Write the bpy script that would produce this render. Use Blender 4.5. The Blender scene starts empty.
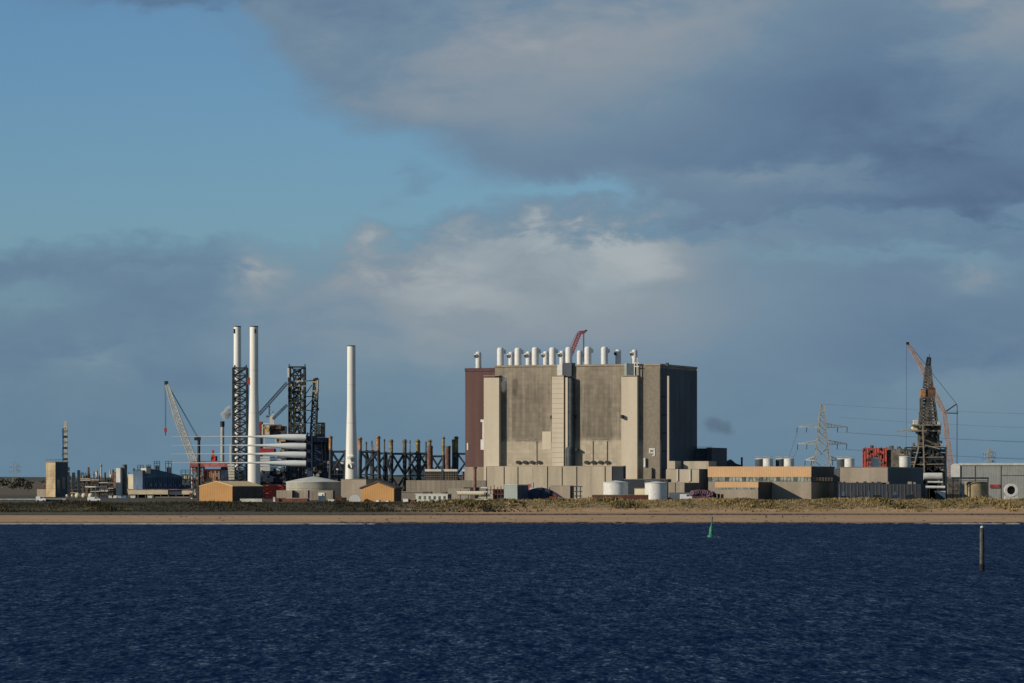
import bpy, math, random
from math import radians, sin, cos, pi, exp, sqrt
from mathutils import Vector, Matrix
random.seed(7)
C = bpy.context.scene.collection
S = bpy.context.scene

# ------------------------------------------------------------------ camera
F = 4000.0          # focal length in pixels of a 1024 wide picture
HZ = 484.0          # row of the sea level horizon
CH = 16.0           # camera height above the water
G = 8.0             # level of the works ground
cd = bpy.data.cameras.new('camera'); cam = bpy.data.objects.new('camera', cd); C.objects.link(cam)
cam.location = (0, 0, CH); cam.rotation_euler = (pi/2, 0, 0)
cd.sensor_width = 36; cd.lens = 36*F/1024; cd.shift_y = (HZ-341.5)/1024
cd.clip_start = 1; cd.clip_end = 60000
S.camera = cam

# ------------------------------------------------------------------ light
SUN_AZ = 66.0       # degrees to the left of straight behind the camera
SUN_EL = 20.0
to_sun = Vector((-sin(radians(SUN_AZ))*cos(radians(SUN_EL)), -cos(radians(SUN_AZ))*cos(radians(SUN_EL)), sin(radians(SUN_EL))))
sl = bpy.data.lights.new('sun', 'SUN'); sl.energy = 4.6; sl.angle = radians(0.5); sl.color = (1, .89, .73)
so = bpy.data.objects.new('sun', sl); C.objects.link(so)
so.rotation_euler = to_sun.to_track_quat('Z', 'Y').to_euler()

S.view_settings.view_transform = 'Standard'; S.view_settings.look = 'None'
S.view_settings.exposure = 0; S.view_settings.gamma = 1
try: S.view_settings.use_curve_mapping = False
except Exception: pass

# ------------------------------------------------------------------ sky
def srgb(r, g, b):
    f = lambda c: c/255/12.92 if c/255 <= .04045 else ((c/255+.055)/1.055)**2.4
    return (f(r), f(g), f(b))
world = bpy.data.worlds.new('World'); S.world = world; world.use_nodes = True
nt = world.node_tree; nt.nodes.clear()
class NG:
    """small helper for writing node maths"""
    def __init__(s, t): s.t = t
    def n(s, kind, **kw):
        o = s.t.nodes.new(kind)
        for k, v in kw.items(): setattr(o, k, v)
        return o
    def put(s, sock, v):
        if isinstance(v, (int, float, tuple, list)):
            sock.default_value = v if not isinstance(v, (tuple, list)) or len(v) == len(sock.default_value) else (*v, 1)
        else: s.t.links.new(v, sock)
    def m(s, op, a, b=0.0, c=0.0, clamp=False):
        o = s.n('ShaderNodeMath', operation=op, use_clamp=clamp)
        s.put(o.inputs[0], a); s.put(o.inputs[1], b); s.put(o.inputs[2], c)
        return o.outputs[0]
    def sm(s, x, lo, hi, a=0.0, b=1.0):
        o = s.n('ShaderNodeMapRange', interpolation_type='SMOOTHSTEP')
        s.put(o.inputs[0], x); s.put(o.inputs[1], lo); s.put(o.inputs[2], hi); s.put(o.inputs[3], a); s.put(o.inputs[4], b)
        return o.outputs[0]
    def mix(s, f, a, b, mode='MIX'):
        o = s.n('ShaderNodeMix', data_type='RGBA', blend_type=mode)
        s.put(o.inputs[0], f); s.put(o.inputs[6], a); s.put(o.inputs[7], b)
        return o.outputs[2]
    def noise(s, vec, scale, detail=4, rough=.5, dist=0.0, col=False):
        o = s.n('ShaderNodeTexNoise'); s.put(o.inputs['Vector'], vec)
        o.inputs['Scale'].default_value = scale; o.inputs['Detail'].default_value = detail
        o.inputs['Roughness'].default_value = rough; o.inputs['Distortion'].default_value = dist
        return o.outputs['Color' if col else 'Fac']
    def mapping(s, vec, scale=(1, 1, 1), loc=(0, 0, 0)):
        o = s.n('ShaderNodeMapping'); s.put(o.inputs[0], vec); o.inputs['Scale'].default_value = scale; o.inputs['Location'].default_value = loc
        return o.outputs[0]
g = NG(nt)
tc = g.n('ShaderNodeTexCoord'); sep = g.n('ShaderNodeSeparateXYZ'); nt.links.new(tc.outputs['Generated'], sep.inputs[0])
dx, dy, dz = sep.outputs
az = g.m('ARCTAN2', dx, dy)                       # azimuth, 0 straight ahead
el = g.m('ARCSINE', dz)                           # elevation
U = g.m('MULTIPLY', az, 4.0)                      # thousand-pixel units: 0 in the middle of the picture
V = g.m('MULTIPLY', el, 4.0)                      # 0 at the horizon, .484 at the top of the picture
vec = g.mapping(tc.outputs['Generated'], (9, 9, 21))
vec2 = g.mapping(tc.outputs['Generated'], (9, 9, 34), (3.1, 1.7, 5.3))
nA = g.noise(vec, 2.3, 9, .55, .3)
nB = g.noise(vec2, 1.1, 7, .5, .2)
nC = g.noise(vec, 5.5, 8, .6, .5)
nD = g.noise(g.mapping(tc.outputs['Generated'], (9, 9, 16), (1.1, 4.7, 2.3)), 3.0, 9, .6, .15)
px_ = g.m('ADD', g.m('ADD', g.m('MULTIPLY', U, 1000), 512), g.m('ADD', g.m('MULTIPLY', g.m('SUBTRACT', nA, .5), 190), g.m('MULTIPLY', g.m('SUBTRACT', nC, .5), 120)))
py_ = g.m('ADD', g.m('SUBTRACT', HZ, g.m('MULTIPLY', V, 1000)), g.m('ADD', g.m('MULTIPLY', g.m('SUBTRACT', nD, .5), 105), g.m('MULTIPLY', g.m('SUBTRACT', nC, .5), 62)))
def blob(px, py, rx, ry, w, tilt=0.0):
    """a soft elliptical patch of the sky at that bearing and elevation"""
    du = g.m('SUBTRACT', px_, px); dv = g.m('SUBTRACT', py_, py)
    if tilt: dv = g.m('SUBTRACT', dv, g.m('MULTIPLY', du, tilt))
    a = g.m('POWER', g.m('ABSOLUTE', g.m('DIVIDE', du, rx)), 2); b = g.m('POWER', g.m('ABSOLUTE', g.m('DIVIDE', dv, ry)), 2)
    return g.m('MULTIPLY', g.m('EXPONENT', g.m('MULTIPLY', g.m('ADD', a, b), -1.0)), w)
def total(lst, start=0.0):
    acc = start
    for b in lst: acc = g.m('ADD', acc, blob(*b))
    return acc
# the upper deck: everything above a ragged base that climbs towards the left
tt = g.m('POWER', g.m('MAXIMUM', g.m('DIVIDE', g.m('SUBTRACT', 600, px_), 365), 0), 2.2)
ye = g.m('ADD', g.m('MAXIMUM', g.m('SUBTRACT', 200, g.m('MULTIPLY', tt, 200)), -12), g.sm(px_, 600, 700, 0, 60))
e1 = g.m('DIVIDE', g.m('SUBTRACT', ye, py_), 1.15)
e2 = g.m('SUBTRACT', 238, py_)
upper = g.m('SUBTRACT', g.sm(g.m('MINIMUM', e1, e2), -20, 30), blob(575, 196, 60, 11, .5), clamp=True)
upper = g.m('MAXIMUM', upper, g.m('MAXIMUM', blob(160, -6, 120, 14, .75), g.m('MAXIMUM', blob(394, 184, 17, 14, .32), blob(250, 40, 50, 30, .3, .6))))
# the lower deck
edge = g.m('ADD', 206, g.sm(px_, 290, 520, 36, 0))
lower = g.m('MULTIPLY', g.sm(g.m('SUBTRACT', py_, edge), -9, 24), g.sm(px_, 150, 420, .84, .94))
gap = g.m('ADD', total([(25, 300, 50, 20, .6), (300, 262, 34, 22, .45), (140, 272, 60, 8, .25), (900, 256, 150, 9, .35), (590, 196, 60, 10, .5), (100, 395, 160, 22, .25)]), 0)
lower = g.m('MULTIPLY', lower, g.m('SUBTRACT', 1, gap, clamp=True))
lower = g.m('MULTIPLY', lower, g.sm(nB, .25, .6, .75, 1))
cl = g.m('MAXIMUM', upper, lower)
litU = total([(600, 45, 190, 62, .36), (480, 110, 120, 50, .14), (1010, 35, 70, 60, .36), (800, 184, 110, 14, .28), (720, 10, 120, 30, .12),
              (880, 95, 180, 75, -.34), (960, 200, 190, 34, -.26), (700, 160, 160, 30, -.08), (330, 90, 60, 60, -.05), (160, -5, 150, 20, -.25), (394, 184, 22, 18, -.1)], .42)
litL = total([(622, 262, 75, 36, .40), (560, 238, 190, 30, .30), (440, 285, 110, 46, .26), (500, 335, 200, 80, .15), (430, 345, 60, 14, .12), (700, 330, 160, 50, .12), (975, 275, 40, 20, .34), (75, 375, 30, 16, .26),
              (252, 276, 28, 18, .40), (265, 310, 50, 40, .12), (110, 240, 170, 12, -.12), (460, 330, 50, 20, -.10), (1000, 395, 90, 30, .16), (900, 340, 200, 60, -.10), (330, 225, 60, 8, -.1), (640, 300, 260, 70, .14), (400, 290, 110, 60, .17), (520, 320, 160, 50, .08)], .31)
lit = g.n('ShaderNodeMix', data_type='FLOAT'); g.put(lit.inputs[0], g.sm(py_, 218, 246)); g.put(lit.inputs[2], litU); g.put(lit.inputs[3], litL); lit = lit.outputs[0]
lit = g.m('ADD', lit, g.m('MULTIPLY', g.m('SUBTRACT', nA, .5), .42))
lit = g.m('ADD', lit, g.m('MULTIPLY', g.m('SUBTRACT', nC, .5), .26))
lit = g.m('ADD', lit, g.m('MULTIPLY', g.m('SUBTRACT', nD, .5), .30))
ramp = g.n('ShaderNodeValToRGB'); nt.links.new(lit, ramp.inputs[0])
K = 10.0
cols = [(0, (80, 100, 128)), (.25, (97, 122, 149)), (.5, (114, 137, 157)), (.75, (141, 151, 161)), (1, (173, 178, 180))]
els = ramp.color_ramp.elements
while len(els) < len(cols): els.new(.5)
for e, (p, c) in zip(els, cols):
    e.position = p; e.color = (*srgb(*c), 1)
cloudcol = g.mix(1.0, ramp.outputs[0], (K, K, K), 'MULTIPLY')
sky = g.n('ShaderNodeTexSky', sky_type='NISHITA'); sky.sun_disc = False
sky.sun_elevation = radians(SUN_EL); sky.sun_rotation = radians(180+SUN_AZ)
sky.altitude = 0; sky.air_density = 1.0; sky.dust_density = 0.3; sky.ozone_density = 2.5
# thin veil of far haze cloud lying low over the whole horizon
skyt = g.mix(1.0, sky.outputs[0], (.46, .66, .90), 'MULTIPLY')
low = g.sm(V, -.02, .30, .85, 0.0)
veilc = g.mix(1.0, (*srgb(96, 130, 154), 1), (K, K, K), 'MULTIPLY')
skyt = g.mix(low, skyt, veilc)
allc = g.mix(g.m('MULTIPLY', cl, g.sm(V, -.02, .14, .30, .97)), skyt, cloudcol)
bg = g.n('ShaderNodeBackground'); bg.inputs['Strength'].default_value = 1.0/K
nt.links.new(allc, bg.inputs['Color'])
wo = g.n('ShaderNodeOutputWorld'); nt.links.new(bg.outputs[0], wo.inputs['Surface'])

# ------------------------------------------------------------------ materials
MATS = {}
def mat(name, col, rough=.8, metal=0.0, var=.18, scale=.25, streak=1.0, spec=.3, col2=None, ribs=0.0, fine=.12):
    if name in MATS: return MATS[name]
    m = bpy.data.materials.new(name); m.use_nodes = True; t = m.node_tree; q = NG(t)
    b = t.nodes['Principled BSDF']
    c = q.n('ShaderNodeTexCoord').outputs['Object']
    n1 = q.noise(q.mapping(c, (1, 1, streak)), scale, 6, .6)
    n2 = q.noise(c, scale*7, 3, .6)
    lo = tuple(x*(1-var*1.6) for x in (col2 or col)); hi = tuple(min(1, x*(1+var)) for x in col)
    base = q.mix(q.sm(n1, .32, .68), (*lo, 1), (*hi, 1))
    k = q.sm(n2, .25, .75, 1-fine, 1+fine)
    if ribs:
        sx = q.n('ShaderNodeSeparateXYZ'); t.links.new(c, sx.inputs[0])
        w = q.m('SINE', q.m('MULTIPLY', q.m('ADD', sx.outputs[0], sx.outputs[1]), 2*pi/ribs))
        k = q.m('MULTIPLY', k, q.m('ADD', q.m('MULTIPLY', w, .08), .96))
    kk = q.n('ShaderNodeCombineXYZ')
    for i in range(3): q.put(kk.inputs[i], k)
    base = q.mix(1.0, base, kk.outputs[0], 'MULTIPLY')
    t.links.new(base, b.inputs['Base Color'])
    b.inputs['Roughness'].default_value = rough; b.inputs['Metallic'].default_value = metal
    b.inputs['Specular IOR Level'].default_value = spec
    MATS[name] = m
    return m
M = dict(
    white=mat('white_paint', (.57, .565, .54), .5, var=.06, scale=.12, streak=.2),
    pale=mat('pale_grey_paint', (.50, .50, .47), .6, var=.1),
    tube=mat('tower_white', (.66, .65, .60), .5, var=.07, scale=.35, streak=.06, fine=.03),
    blade=mat('blade_gelcoat', (.56, .58, .58), .5, var=.04, scale=.05, fine=.03),
    conc=mat('concrete_pier', (.49, .43, .335), .9, var=.06, scale=.08, streak=.10, fine=.03),
    panel=mat('concrete_panel_face', (.37, .32, .245), .9, var=.11, scale=.14, streak=.16, fine=.06),
    concd=mat('concrete_dull', (.21, .18, .14), .9, var=.16, scale=.2, streak=.3, fine=.06),
    concg=mat('concrete_grey', (.27, .23, .18), .9, var=.12, scale=.12, streak=.2, fine=.06),
    maroon=mat('maroon_cladding', (.086, .042, .038), .6, var=.14, scale=.10, streak=.08, ribs=5.2, fine=.05, col2=(.085, .032, .030)),
    dark=mat('dark_shade_cladding', (.055, .068, .084), .7, var=.15, scale=.1, streak=.3),  # dark tone; on right-hand walls it also puts shade into the colour
    joint=mat('joint_black', (.02, .02, .02), .9),
    orange=mat('orange_cladding', (.40, .21, .07), .6, var=.06, scale=.1, ribs=1.2, fine=.05),
    peach=mat('peach_cladding', (.52, .32, .165), .6, var=.05, scale=.1, ribs=1.1, fine=.05),
    rooforange=mat('orange_roof', (.85, .56, .25), .6, var=.05, scale=.1),
    brownroof=mat('brown_roof', (.07, .05, .04), .8),
    darkwall=mat('shade_ribbed_wall', (.05, .048, .045), .7, ribs=1.6),  # dark tone holds the shade of right-hand shed and hall sides
    glass=mat('window_glass', (.09, .11, .11), .15, var=.3, scale=.4, spec=.6),
    greenglass=mat('grimy_window_glass', (.22, .24, .21), .3, var=.4, scale=.35, spec=.5),
    steel=mat('dark_jacket_steel', (.030, .042, .052), .6, var=.3, scale=.3),
    black=mat('black_paint', (.02, .02, .022), .6),
    rust=mat('rusty_steel', (.16, .085, .06), .85, var=.35, scale=.4),
    yellow=mat('yellow_paint', (.21, .165, .075), .7, var=.4, scale=.6),
    ochre=mat('ochre_paint', (.38, .29, .13), .7, var=.3, scale=.6),
    topor=mat('orange_pile_top', (.31, .165, .07), .7, var=.35, scale=.6),
    red=mat('red_paint', (.42, .055, .035), .5, var=.15),
    redd=mat('dark_red_paint', (.30, .045, .04), .6, var=.25),
    salmon=mat('salmon_paint', (.42, .26, .18), .6, var=.2),
    pink=mat('pink_red_paint', (.42, .14, .13), .6, var=.3),
    hallblue=mat('hall_cladding', (.07, .12, .19), .7, var=.2, scale=.1),
    shade=mat('shade_blackish_paint', (.014, .020, .030), .7, var=.2, scale=.1),  # near-black puts shade into sunlit walls; some dark vehicles use it too
    cabinw=mat('cabin_wall_paint', (.40, .41, .35), .7, var=.06),
    navy=mat('navy_paint', (.030, .045, .085), .6, var=.3),
    blue=mat('blue_paint', (.06, .17, .32), .6, var=.2),
    bluegrey=mat('blue_grey_cladding', (.29, .33, .31), .6, var=.05),
    galv=mat('galvanised_steel', (.32, .33, .30), .55, metal=.0, var=.15),
    lat=mat('boom_grey', (.42, .43, .40), .6, var=.15),
    cream=mat('cream_paint', (.56, .49, .34), .7, var=.1),
    tan=mat('tan_render', (.46, .355, .215), .8, var=.2, scale=.3, streak=.4),
    derr=mat('derrick_steel', (.11, .097, .080), .7, var=.35, scale=.4),
    purple=mat('purple_sheeting', (.13, .07, .11), .8, var=.3),
    tanks=mat('tank_shell', (.30, .29, .24), .7, var=.1, scale=.15, streak=.2),
    domew=mat('tank_roof', (.44, .43, .39), .7, var=.08),
    brick=mat('red_brown_wall', (.12, .048, .034), .9, var=.2),
    shedgrey=mat('grey_shed_wall', (.27, .28, .27), .7, var=.07, ribs=1.4),
    pipew=mat('white_pipe', (.62, .60, .55), .5, var=.1),
    green=mat('buoy_green', (.010, .15, .10), .5, var=.15, scale=1.0),
    pilem=mat('timber_pile', (.062, .062, .052), .8, var=.4, scale=1.2),
    weed=mat('weed_black', (.010, .011, .009), .8, var=.3, scale=1.0),
    rock=mat('wet_rock', (.030, .026, .022), .7, var=.4, scale=.6),
    cloth=mat('dark_cloth', (.03, .03, .035), .9), skin=mat('skin', (.45, .27, .19), .6),
    bark=mat('bark', (.07, .05, .035), .9),
    leafd=mat('far_leaves', (.095, .085, .065), .9, var=.4, scale=.1),
    vanw=mat('vehicle_white', (.70, .70, .70), .35, var=.03), tyre=mat('tyre_rubber', (.02, .02, .02), .9),
)
# reactor front wall: soot line, cleaned patches, panel grid, all in metres on the wall
def reactor_wall_mat(zline):
    m = bpy.data.materials.new('sooty_concrete_wall'); m.use_nodes = True; t = m.node_tree; q = NG(t)
    b = t.nodes['Principled BSDF']; c = q.n('ShaderNodeTexCoord').outputs['Object']
    s = q.n('ShaderNodeSeparateXYZ'); t.links.new(c, s.inputs[0]); X, Y, Z = s.outputs
    big = q.noise(q.mapping(c, (1, 1, .7)), .07, 5, .6)
    stv = q.noise(q.mapping(c, (1, 1, .05)), .55, 5, .6)
    med = q.noise(c, .35, 5, .65)
    line = q.m('ADD', zline, q.m('MULTIPLY', q.m('SUBTRACT', big, .5), 7))
    soot = q.sm(q.m('SUBTRACT', Z, line), -1.6, 2.4)                      # 1 above the soot line
    soot = q.m('MULTIPLY', soot, q.sm(q.m('ADD', q.m('MULTIPLY', big, .75), q.m('MULTIPLY', stv, .4)), .30, .66, .50, 1.0))
    topf = q.sm(Z, 50, 64, 0, .16)
    soot = q.m('SUBTRACT', soot, topf, clamp=True)
    base = q.mix(soot, (.40, .345, .26, 1), (.150, .128, .100, 1))
    drk = q.sm(q.m('ABSOLUTE', q.m('SUBTRACT', Z, q.m('ADD', line, 1.2))), 0, 3.2, .45, 0)
    drk = q.m('MULTIPLY', drk, q.sm(stv, .35, .6)); grd = q.m('MULTIPLY', q.m('MULTIPLY', q.sm(q.m('SUBTRACT', Z, line), 0, 20, .38, 0), q.sm(q.m('SUBTRACT', Z, line), -1.5, .5)), q.sm(med, .3, .6, .5, 1))
    base = q.mix(grd, base, (.11, .095, .074, 1))
    base = q.mix(drk, base, (.10, .088, .070, 1))
    for u_c, w_c in EDGES:
        base = q.mix(q.m('MULTIPLY', q.sm(q.m('ABSOLUTE', q.m('SUBTRACT', q.m('ADD', X, q.m('MULTIPLY', q.m('SUBTRACT', big, .5), 5)), u_c)), 0, w_c, .42, 0), q.sm(stv, .3, .6)), base, (.39, .34, .265, 1))
    lowm = q.sm(Z, zline-7.2, zline-6.4, .28, 0.0)
    base = q.mix(lowm, base, (.30, .255, .195, 1))
    base = q.mix(q.sm(stv, .40, .72, 0, .45), base, (.36, .32, .26, 1))
    # 2.2 m panel grid, a little darker in the joints
    gx = q.m('FRACT', q.m('DIVIDE', X, 2.3)); gz = q.m('FRACT', q.m('DIVIDE', Z, 2.3))
    j = q.m('MAXIMUM', q.m('LESS_THAN', gx, .12), q.m('LESS_THAN', gz, .12))
    cell = q.n('ShaderNodeTexWhiteNoise', noise_dimensions='2D')
    cx = q.n('ShaderNodeCombineXYZ'); q.put(cx.inputs[0], q.m('FLOOR', q.m('DIVIDE', X, 2.3))); q.put(cx.inputs[1], q.m('FLOOR', q.m('DIVIDE', Z, 2.3)))
    t.links.new(cx.outputs[0], cell.inputs[0])
    k = q.m('ADD', .90, q.m('MULTIPLY', cell.outputs[0], .16)); k = q.m('SUBTRACT', k, q.m('MULTIPLY', j, .10))
    k = q.m('MULTIPLY', k, q.sm(med, .3, .7, .90, 1.08))
    kk = q.n('ShaderNodeCombineXYZ')
    for i in range(3): q.put(kk.inputs[i], k)
    t.links.new(q.mix(1.0, base, kk.outputs[0], 'MULTIPLY'), b.inputs['Base Color'])
    b.inputs['Roughness'].default_value = .9; b.inputs['Specular IOR Level'].default_value = .2
    return m

# ------------------------------------------------------------------ mesh builder
class MB:
    def __init__(s): s.v = []; s.f = []
    def add(s, vs, fs):
        o = len(s.v); s.v += [tuple(p) for p in vs]; s.f += [tuple(i+o for i in f) for f in fs]; return s
    def box(s, x0, x1, y0, y1, z0, z1):
        return s.add([(x0, y0, z0), (x1, y0, z0), (x1, y1, z0), (x0, y1, z0), (x0, y0, z1), (x1, y0, z1), (x1, y1, z1), (x0, y1, z1)],
                     [(0, 3, 2, 1), (4, 5, 6, 7), (0, 1, 5, 4), (1, 2, 6, 5), (2, 3, 7, 6), (3, 0, 4, 7)])
    def tube(s, p, q, r0, r1=None, n=8, caps=True):
        if r1 is None: r1 = r0
        p = Vector(p); q = Vector(q); d = (q-p)
        if d.length < 1e-6: return s
        d.normalize(); a = Vector((0, 0, 1)) if abs(d.z) < .9 else Vector((1, 0, 0))
        e1 = d.cross(a).normalized(); e2 = d.cross(e1)
        vs = []
        for c, r in ((p, r0), (q, r1)):
            for i in range(n):
                t = 2*pi*(i+.5)/n; vs.append(c+e1*cos(t)*r+e2*sin(t)*r)
        fs = [(i, i+n, (i+1) % n+n, (i+1) % n) for i in range(n)]
        if caps: fs += [tuple(range(n)), tuple(range(2*n-1, n-1, -1))]
        return s.add(vs, fs)
    def beam(s, p, q, w): return s.tube(p, q, w*.6, n=4, caps=False)
    def lathe(s, prof, n=24, c=(0, 0)):
        vs = []; fs = []
        for r, z in prof:
            for i in range(n):
                t = 2*pi*i/n; vs.append((c[0]+r*cos(t), c[1]+r*sin(t), z))
        k = len(prof)
        for j in range(k-1):
            for i in range(n):
                fs.append((j*n+i, j*n+(i+1) % n, (j+1)*n+(i+1) % n, (j+1)*n+i))
        fs.append(tuple(range(n-1, -1, -1))); fs.append(tuple((k-1)*n+i for i in range(n)))
        return s.add(vs, fs)
    def prism(s, poly, y0, y1):
        """outline in x,z pushed along y"""
        n = len(poly); vs = [(x, y0, z) for x, z in poly]+[(x, y1, z) for x, z in poly]
        fs = [tuple(range(n)), tuple(range(2*n-1, n-1, -1))]+[(i, i+n, (i+1) % n+n, (i+1) % n) for i in range(n)]
        return s.add(vs, fs)
    def ball(s, c, r, n=8, m=6, sq=(1, 1, 1)):
        vs = [(c[0], c[1], c[2]+r*sq[2])]; fs = []
        for j in range(1, m):
            a = pi*j/m
            for i in range(n):
                t = 2*pi*i/n; vs.append((c[0]+r*sq[0]*sin(a)*cos(t), c[1]+r*sq[1]*sin(a)*sin(t), c[2]+r*sq[2]*cos(a)))
        vs.append((c[0], c[1], c[2]-r*sq[2])); L = len(vs)-1
        for i in range(n): fs.append((0, 1+i, 1+(i+1) % n)); fs.append((L, 1+(m-2)*n+(i+1) % n, 1+(m-2)*n+i))
        for j in range(m-2):
            for i in range(n): a = 1+j*n; fs.append((a+i, a+n+i, a+n+(i+1) % n, a+(i+1) % n))
        return s.add(vs, fs)
    def truss(s, p, q, w0, w1, seg, ch, br, sides=4, kind='x', ends=True):
        """box truss from p to q: chords, rings and diagonals"""
        p = Vector(p); q = Vector(q); d = (q-p).normalized()
        a = Vector((0, 1, 0)) if abs(d.y) < .9 else Vector((1, 0, 0))
        e1 = d.cross(a).normalized(); e2 = d.cross(e1).normalized()
        def ring(t):
            c = p+(q-p)*t; w = (w0+(w1-w0)*t)/2*sqrt(2)
            return [c+(e1*cos(2*pi*(i+.5)/sides)+e2*sin(2*pi*(i+.5)/sides))*w for i in range(sides)]
        rs = [ring(i/seg) for i in range(seg+1)]
        for i in range(sides): s.beam(rs[0][i], rs[-1][i], ch)
        for k in range(seg):
            A, B = rs[k], rs[k+1]
            for i in range(sides):
                j = (i+1) % sides
                s.beam(A[i], A[j], br)
                if kind == 'x': s.beam(A[i], B[j], br); s.beam(A[j], B[i], br)
                elif (k+i) % 2: s.beam(A[i], B[j], br)
                else: s.beam(A[j], B[i], br)
        for i in range(sides): s.beam(rs[-1][i], rs[-1][(i+1) % sides], br)
        return s
    def mesh(s, name, smooth=False):
        me = bpy.data.meshes.new(name); me.from_pydata(s.v, [], s.f); me.validate(); 
        if smooth: me.polygons.foreach_set('use_smooth', [True]*len(me.polygons))
        me.update(); return me
    def build(s, name, m, parent=None, smooth=False, label=None):
        me = s.mesh(name, smooth)
        import bmesh as _b
        bm = _b.new(); bm.from_mesh(me); _b.ops.recalc_face_normals(bm, faces=bm.faces); bm.to_mesh(me); bm.free()
        o = bpy.data.objects.new(name, me); C.objects.link(o)
        me.materials.append(M[m] if isinstance(m, str) else m)
        if parent: o.parent = parent
        if smooth:
            me.set_sharp_from_angle(angle=radians(40))
        if label: o['label'] = label
        return o

def tag(o, label=None, cat=None, group=None, kind=None):
    if label: o['label'] = label
    if cat: o['category'] = cat
    if group: o['group'] = group
    if kind: o['kind'] = kind
    return o

R20 = radians(-20)
class Fr:
    """a thing's own frame: an Empty at its base plus the solving of sizes from the bearings measured in the photograph"""
    def __init__(s, name, label, cat, px, Y, rot=0.0, group=None, base=G):
        s.ox = (px-512)*Y/F; s.oy = Y; s.r = rot; s.b = base
        s.e = bpy.data.objects.new(name, None); C.objects.link(s.e)
        s.e.empty_display_size = 2
        s.e.location = (s.ox, s.oy, base); s.e.rotation_euler = (0, 0, rot)
        tag(s.e, label, cat, group)
    def u(s, px, v=0.0):
        k = (px-512)/F
        return (s.ox-v*sin(s.r)-k*(s.oy+v*cos(s.r)))/(k*sin(s.r)-cos(s.r))
    def vs(s, px, u):
        """depth v at which the bearing px meets the side plane at u"""
        k = (px-512)/F
        return (s.ox+u*cos(s.r)-k*(s.oy+u*sin(s.r)))/(k*cos(s.r)+sin(s.r))
    def z(s, py, u=0.0, v=0.0):
        y = s.oy+u*sin(s.r)+v*cos(s.r)
        return CH-(py-HZ)*y/F-s.b
    def box(s, mb, pl, pr, pt, pb, v0, v1, zb=None):
        u0, u1 = s.u(pl, v0), s.u(pr, v0); um = (u0+u1)/2
        mb.box(u0, u1, v0, v1, s.z(pb, um, v0) if zb is None else zb, s.z(pt, um, v0)); return mb
    def bx(s, name, m, pl, pr, pt, pb, v0, v1, zb=None, label=None):
        return s.box(MB(), pl, pr, pt, pb, v0, v1, zb).build(name, m, s.e, label=label)
    def P(s, px, py, v=0.0):
        u = s.u(px, v); return (u, v, s.z(py, u, v))

def copy_thing(root, loc, rotz, label, group=None):
    r = root.copy(); C.objects.link(r); r.location = loc; r.rotation_euler = (0, 0, rotz); r['label'] = label
    if group: r['group'] = group
    for ch in list(root.children):
        c = ch.copy(); C.objects.link(c); c.parent = r
        for gch in ch.children:
            d = gch.copy(); C.objects.link(d); d.parent = c
    return r
def struct(mb, name, m, smooth=False):
    o = mb.build(name, m, None, smooth); o['kind'] = 'structure'; return o

# ------------------------------------------------------------------ ground
def lerp(a, b, t): return a+(b-a)*max(0, min(1, t))
def ss(a, b, t):
    t = max(0, min(1, (t-a)/(b-a))); return t*t*(3-2*t)
def wob(x, a, b, c=0): return sin(x*a+c)*.5+sin(x*b+c*2.3+1)*.3+sin(x*(a*2.7)+c*.7+2)*.2
def crest(x):
    """height of the dune crest along the shore: low on the left, higher to the right"""
    h = lerp(6.9, 8.7, ss(-70, 10, x))
    return h+.35*wob(x, .09, .041)+.2*wob(x, .31, .17, 1)
def ground(x, y):
    ys = y-4*wob(x, .013, .006)
    if ys < 1600: return max(-4, (ys-1600)*.04)
    if ys < 1714: return 2.75*(ys-1600)/114
    if ys < 1717: return lerp(2.75, 3.3, (ys-1714)/3)
    if ys < 1742: return lerp(3.3, 3.7, (ys-1717)/25)
    if ys < 1775:
        t = ss(1742, 1775, ys); return lerp(3.7, crest(x), t)+.35*t*wob(x+ys*.7, .5, .23)
    if ys < 1815: return lerp(crest(x), G-.3, ss(1775, 1815, ys))
    if ys < 3800: return G-.3
    far = ss(3800, 9500, y)*(14+2.5*wob(x, .0016, .0007, 2)*(1 if x < 0 else .4))
    return G-.3+far
xs = [-9000, -6000, -4000, -2600, -1800, -1200, -800, -600, -450]+[-330+4*i for i in range(166)]+[450, 600, 800, 1200, 1800, 2600, 4000, 6000, 9000]
ysr = [1350, 1500, 1570, 1590, 1596, 1600, 1604, 1610, 1625, 1650, 1675, 1695, 1706, 1711, 1713, 1714.5, 1716, 1718, 1722, 1730, 1740]+[1743+2.5*i for i in range(16)]+[1790, 1800, 1815, 1850, 1950, 2100, 2400, 2800, 3300, 3800, 4200, 4600, 5000, 5500, 6000, 6500, 7000, 7600, 8200, 8800, 9500, 11000, 14000, 20000, 30000]
tb = MB(); tb.v = [(x, y, ground(x, y)) for y in ysr for x in xs]
nx = len(xs); tb.f = [(j*nx+i, j*nx+i+1, (j+1)*nx+i+1, (j+1)*nx+i) for j in range(len(ysr)-1) for i in range(nx-1)]
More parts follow.
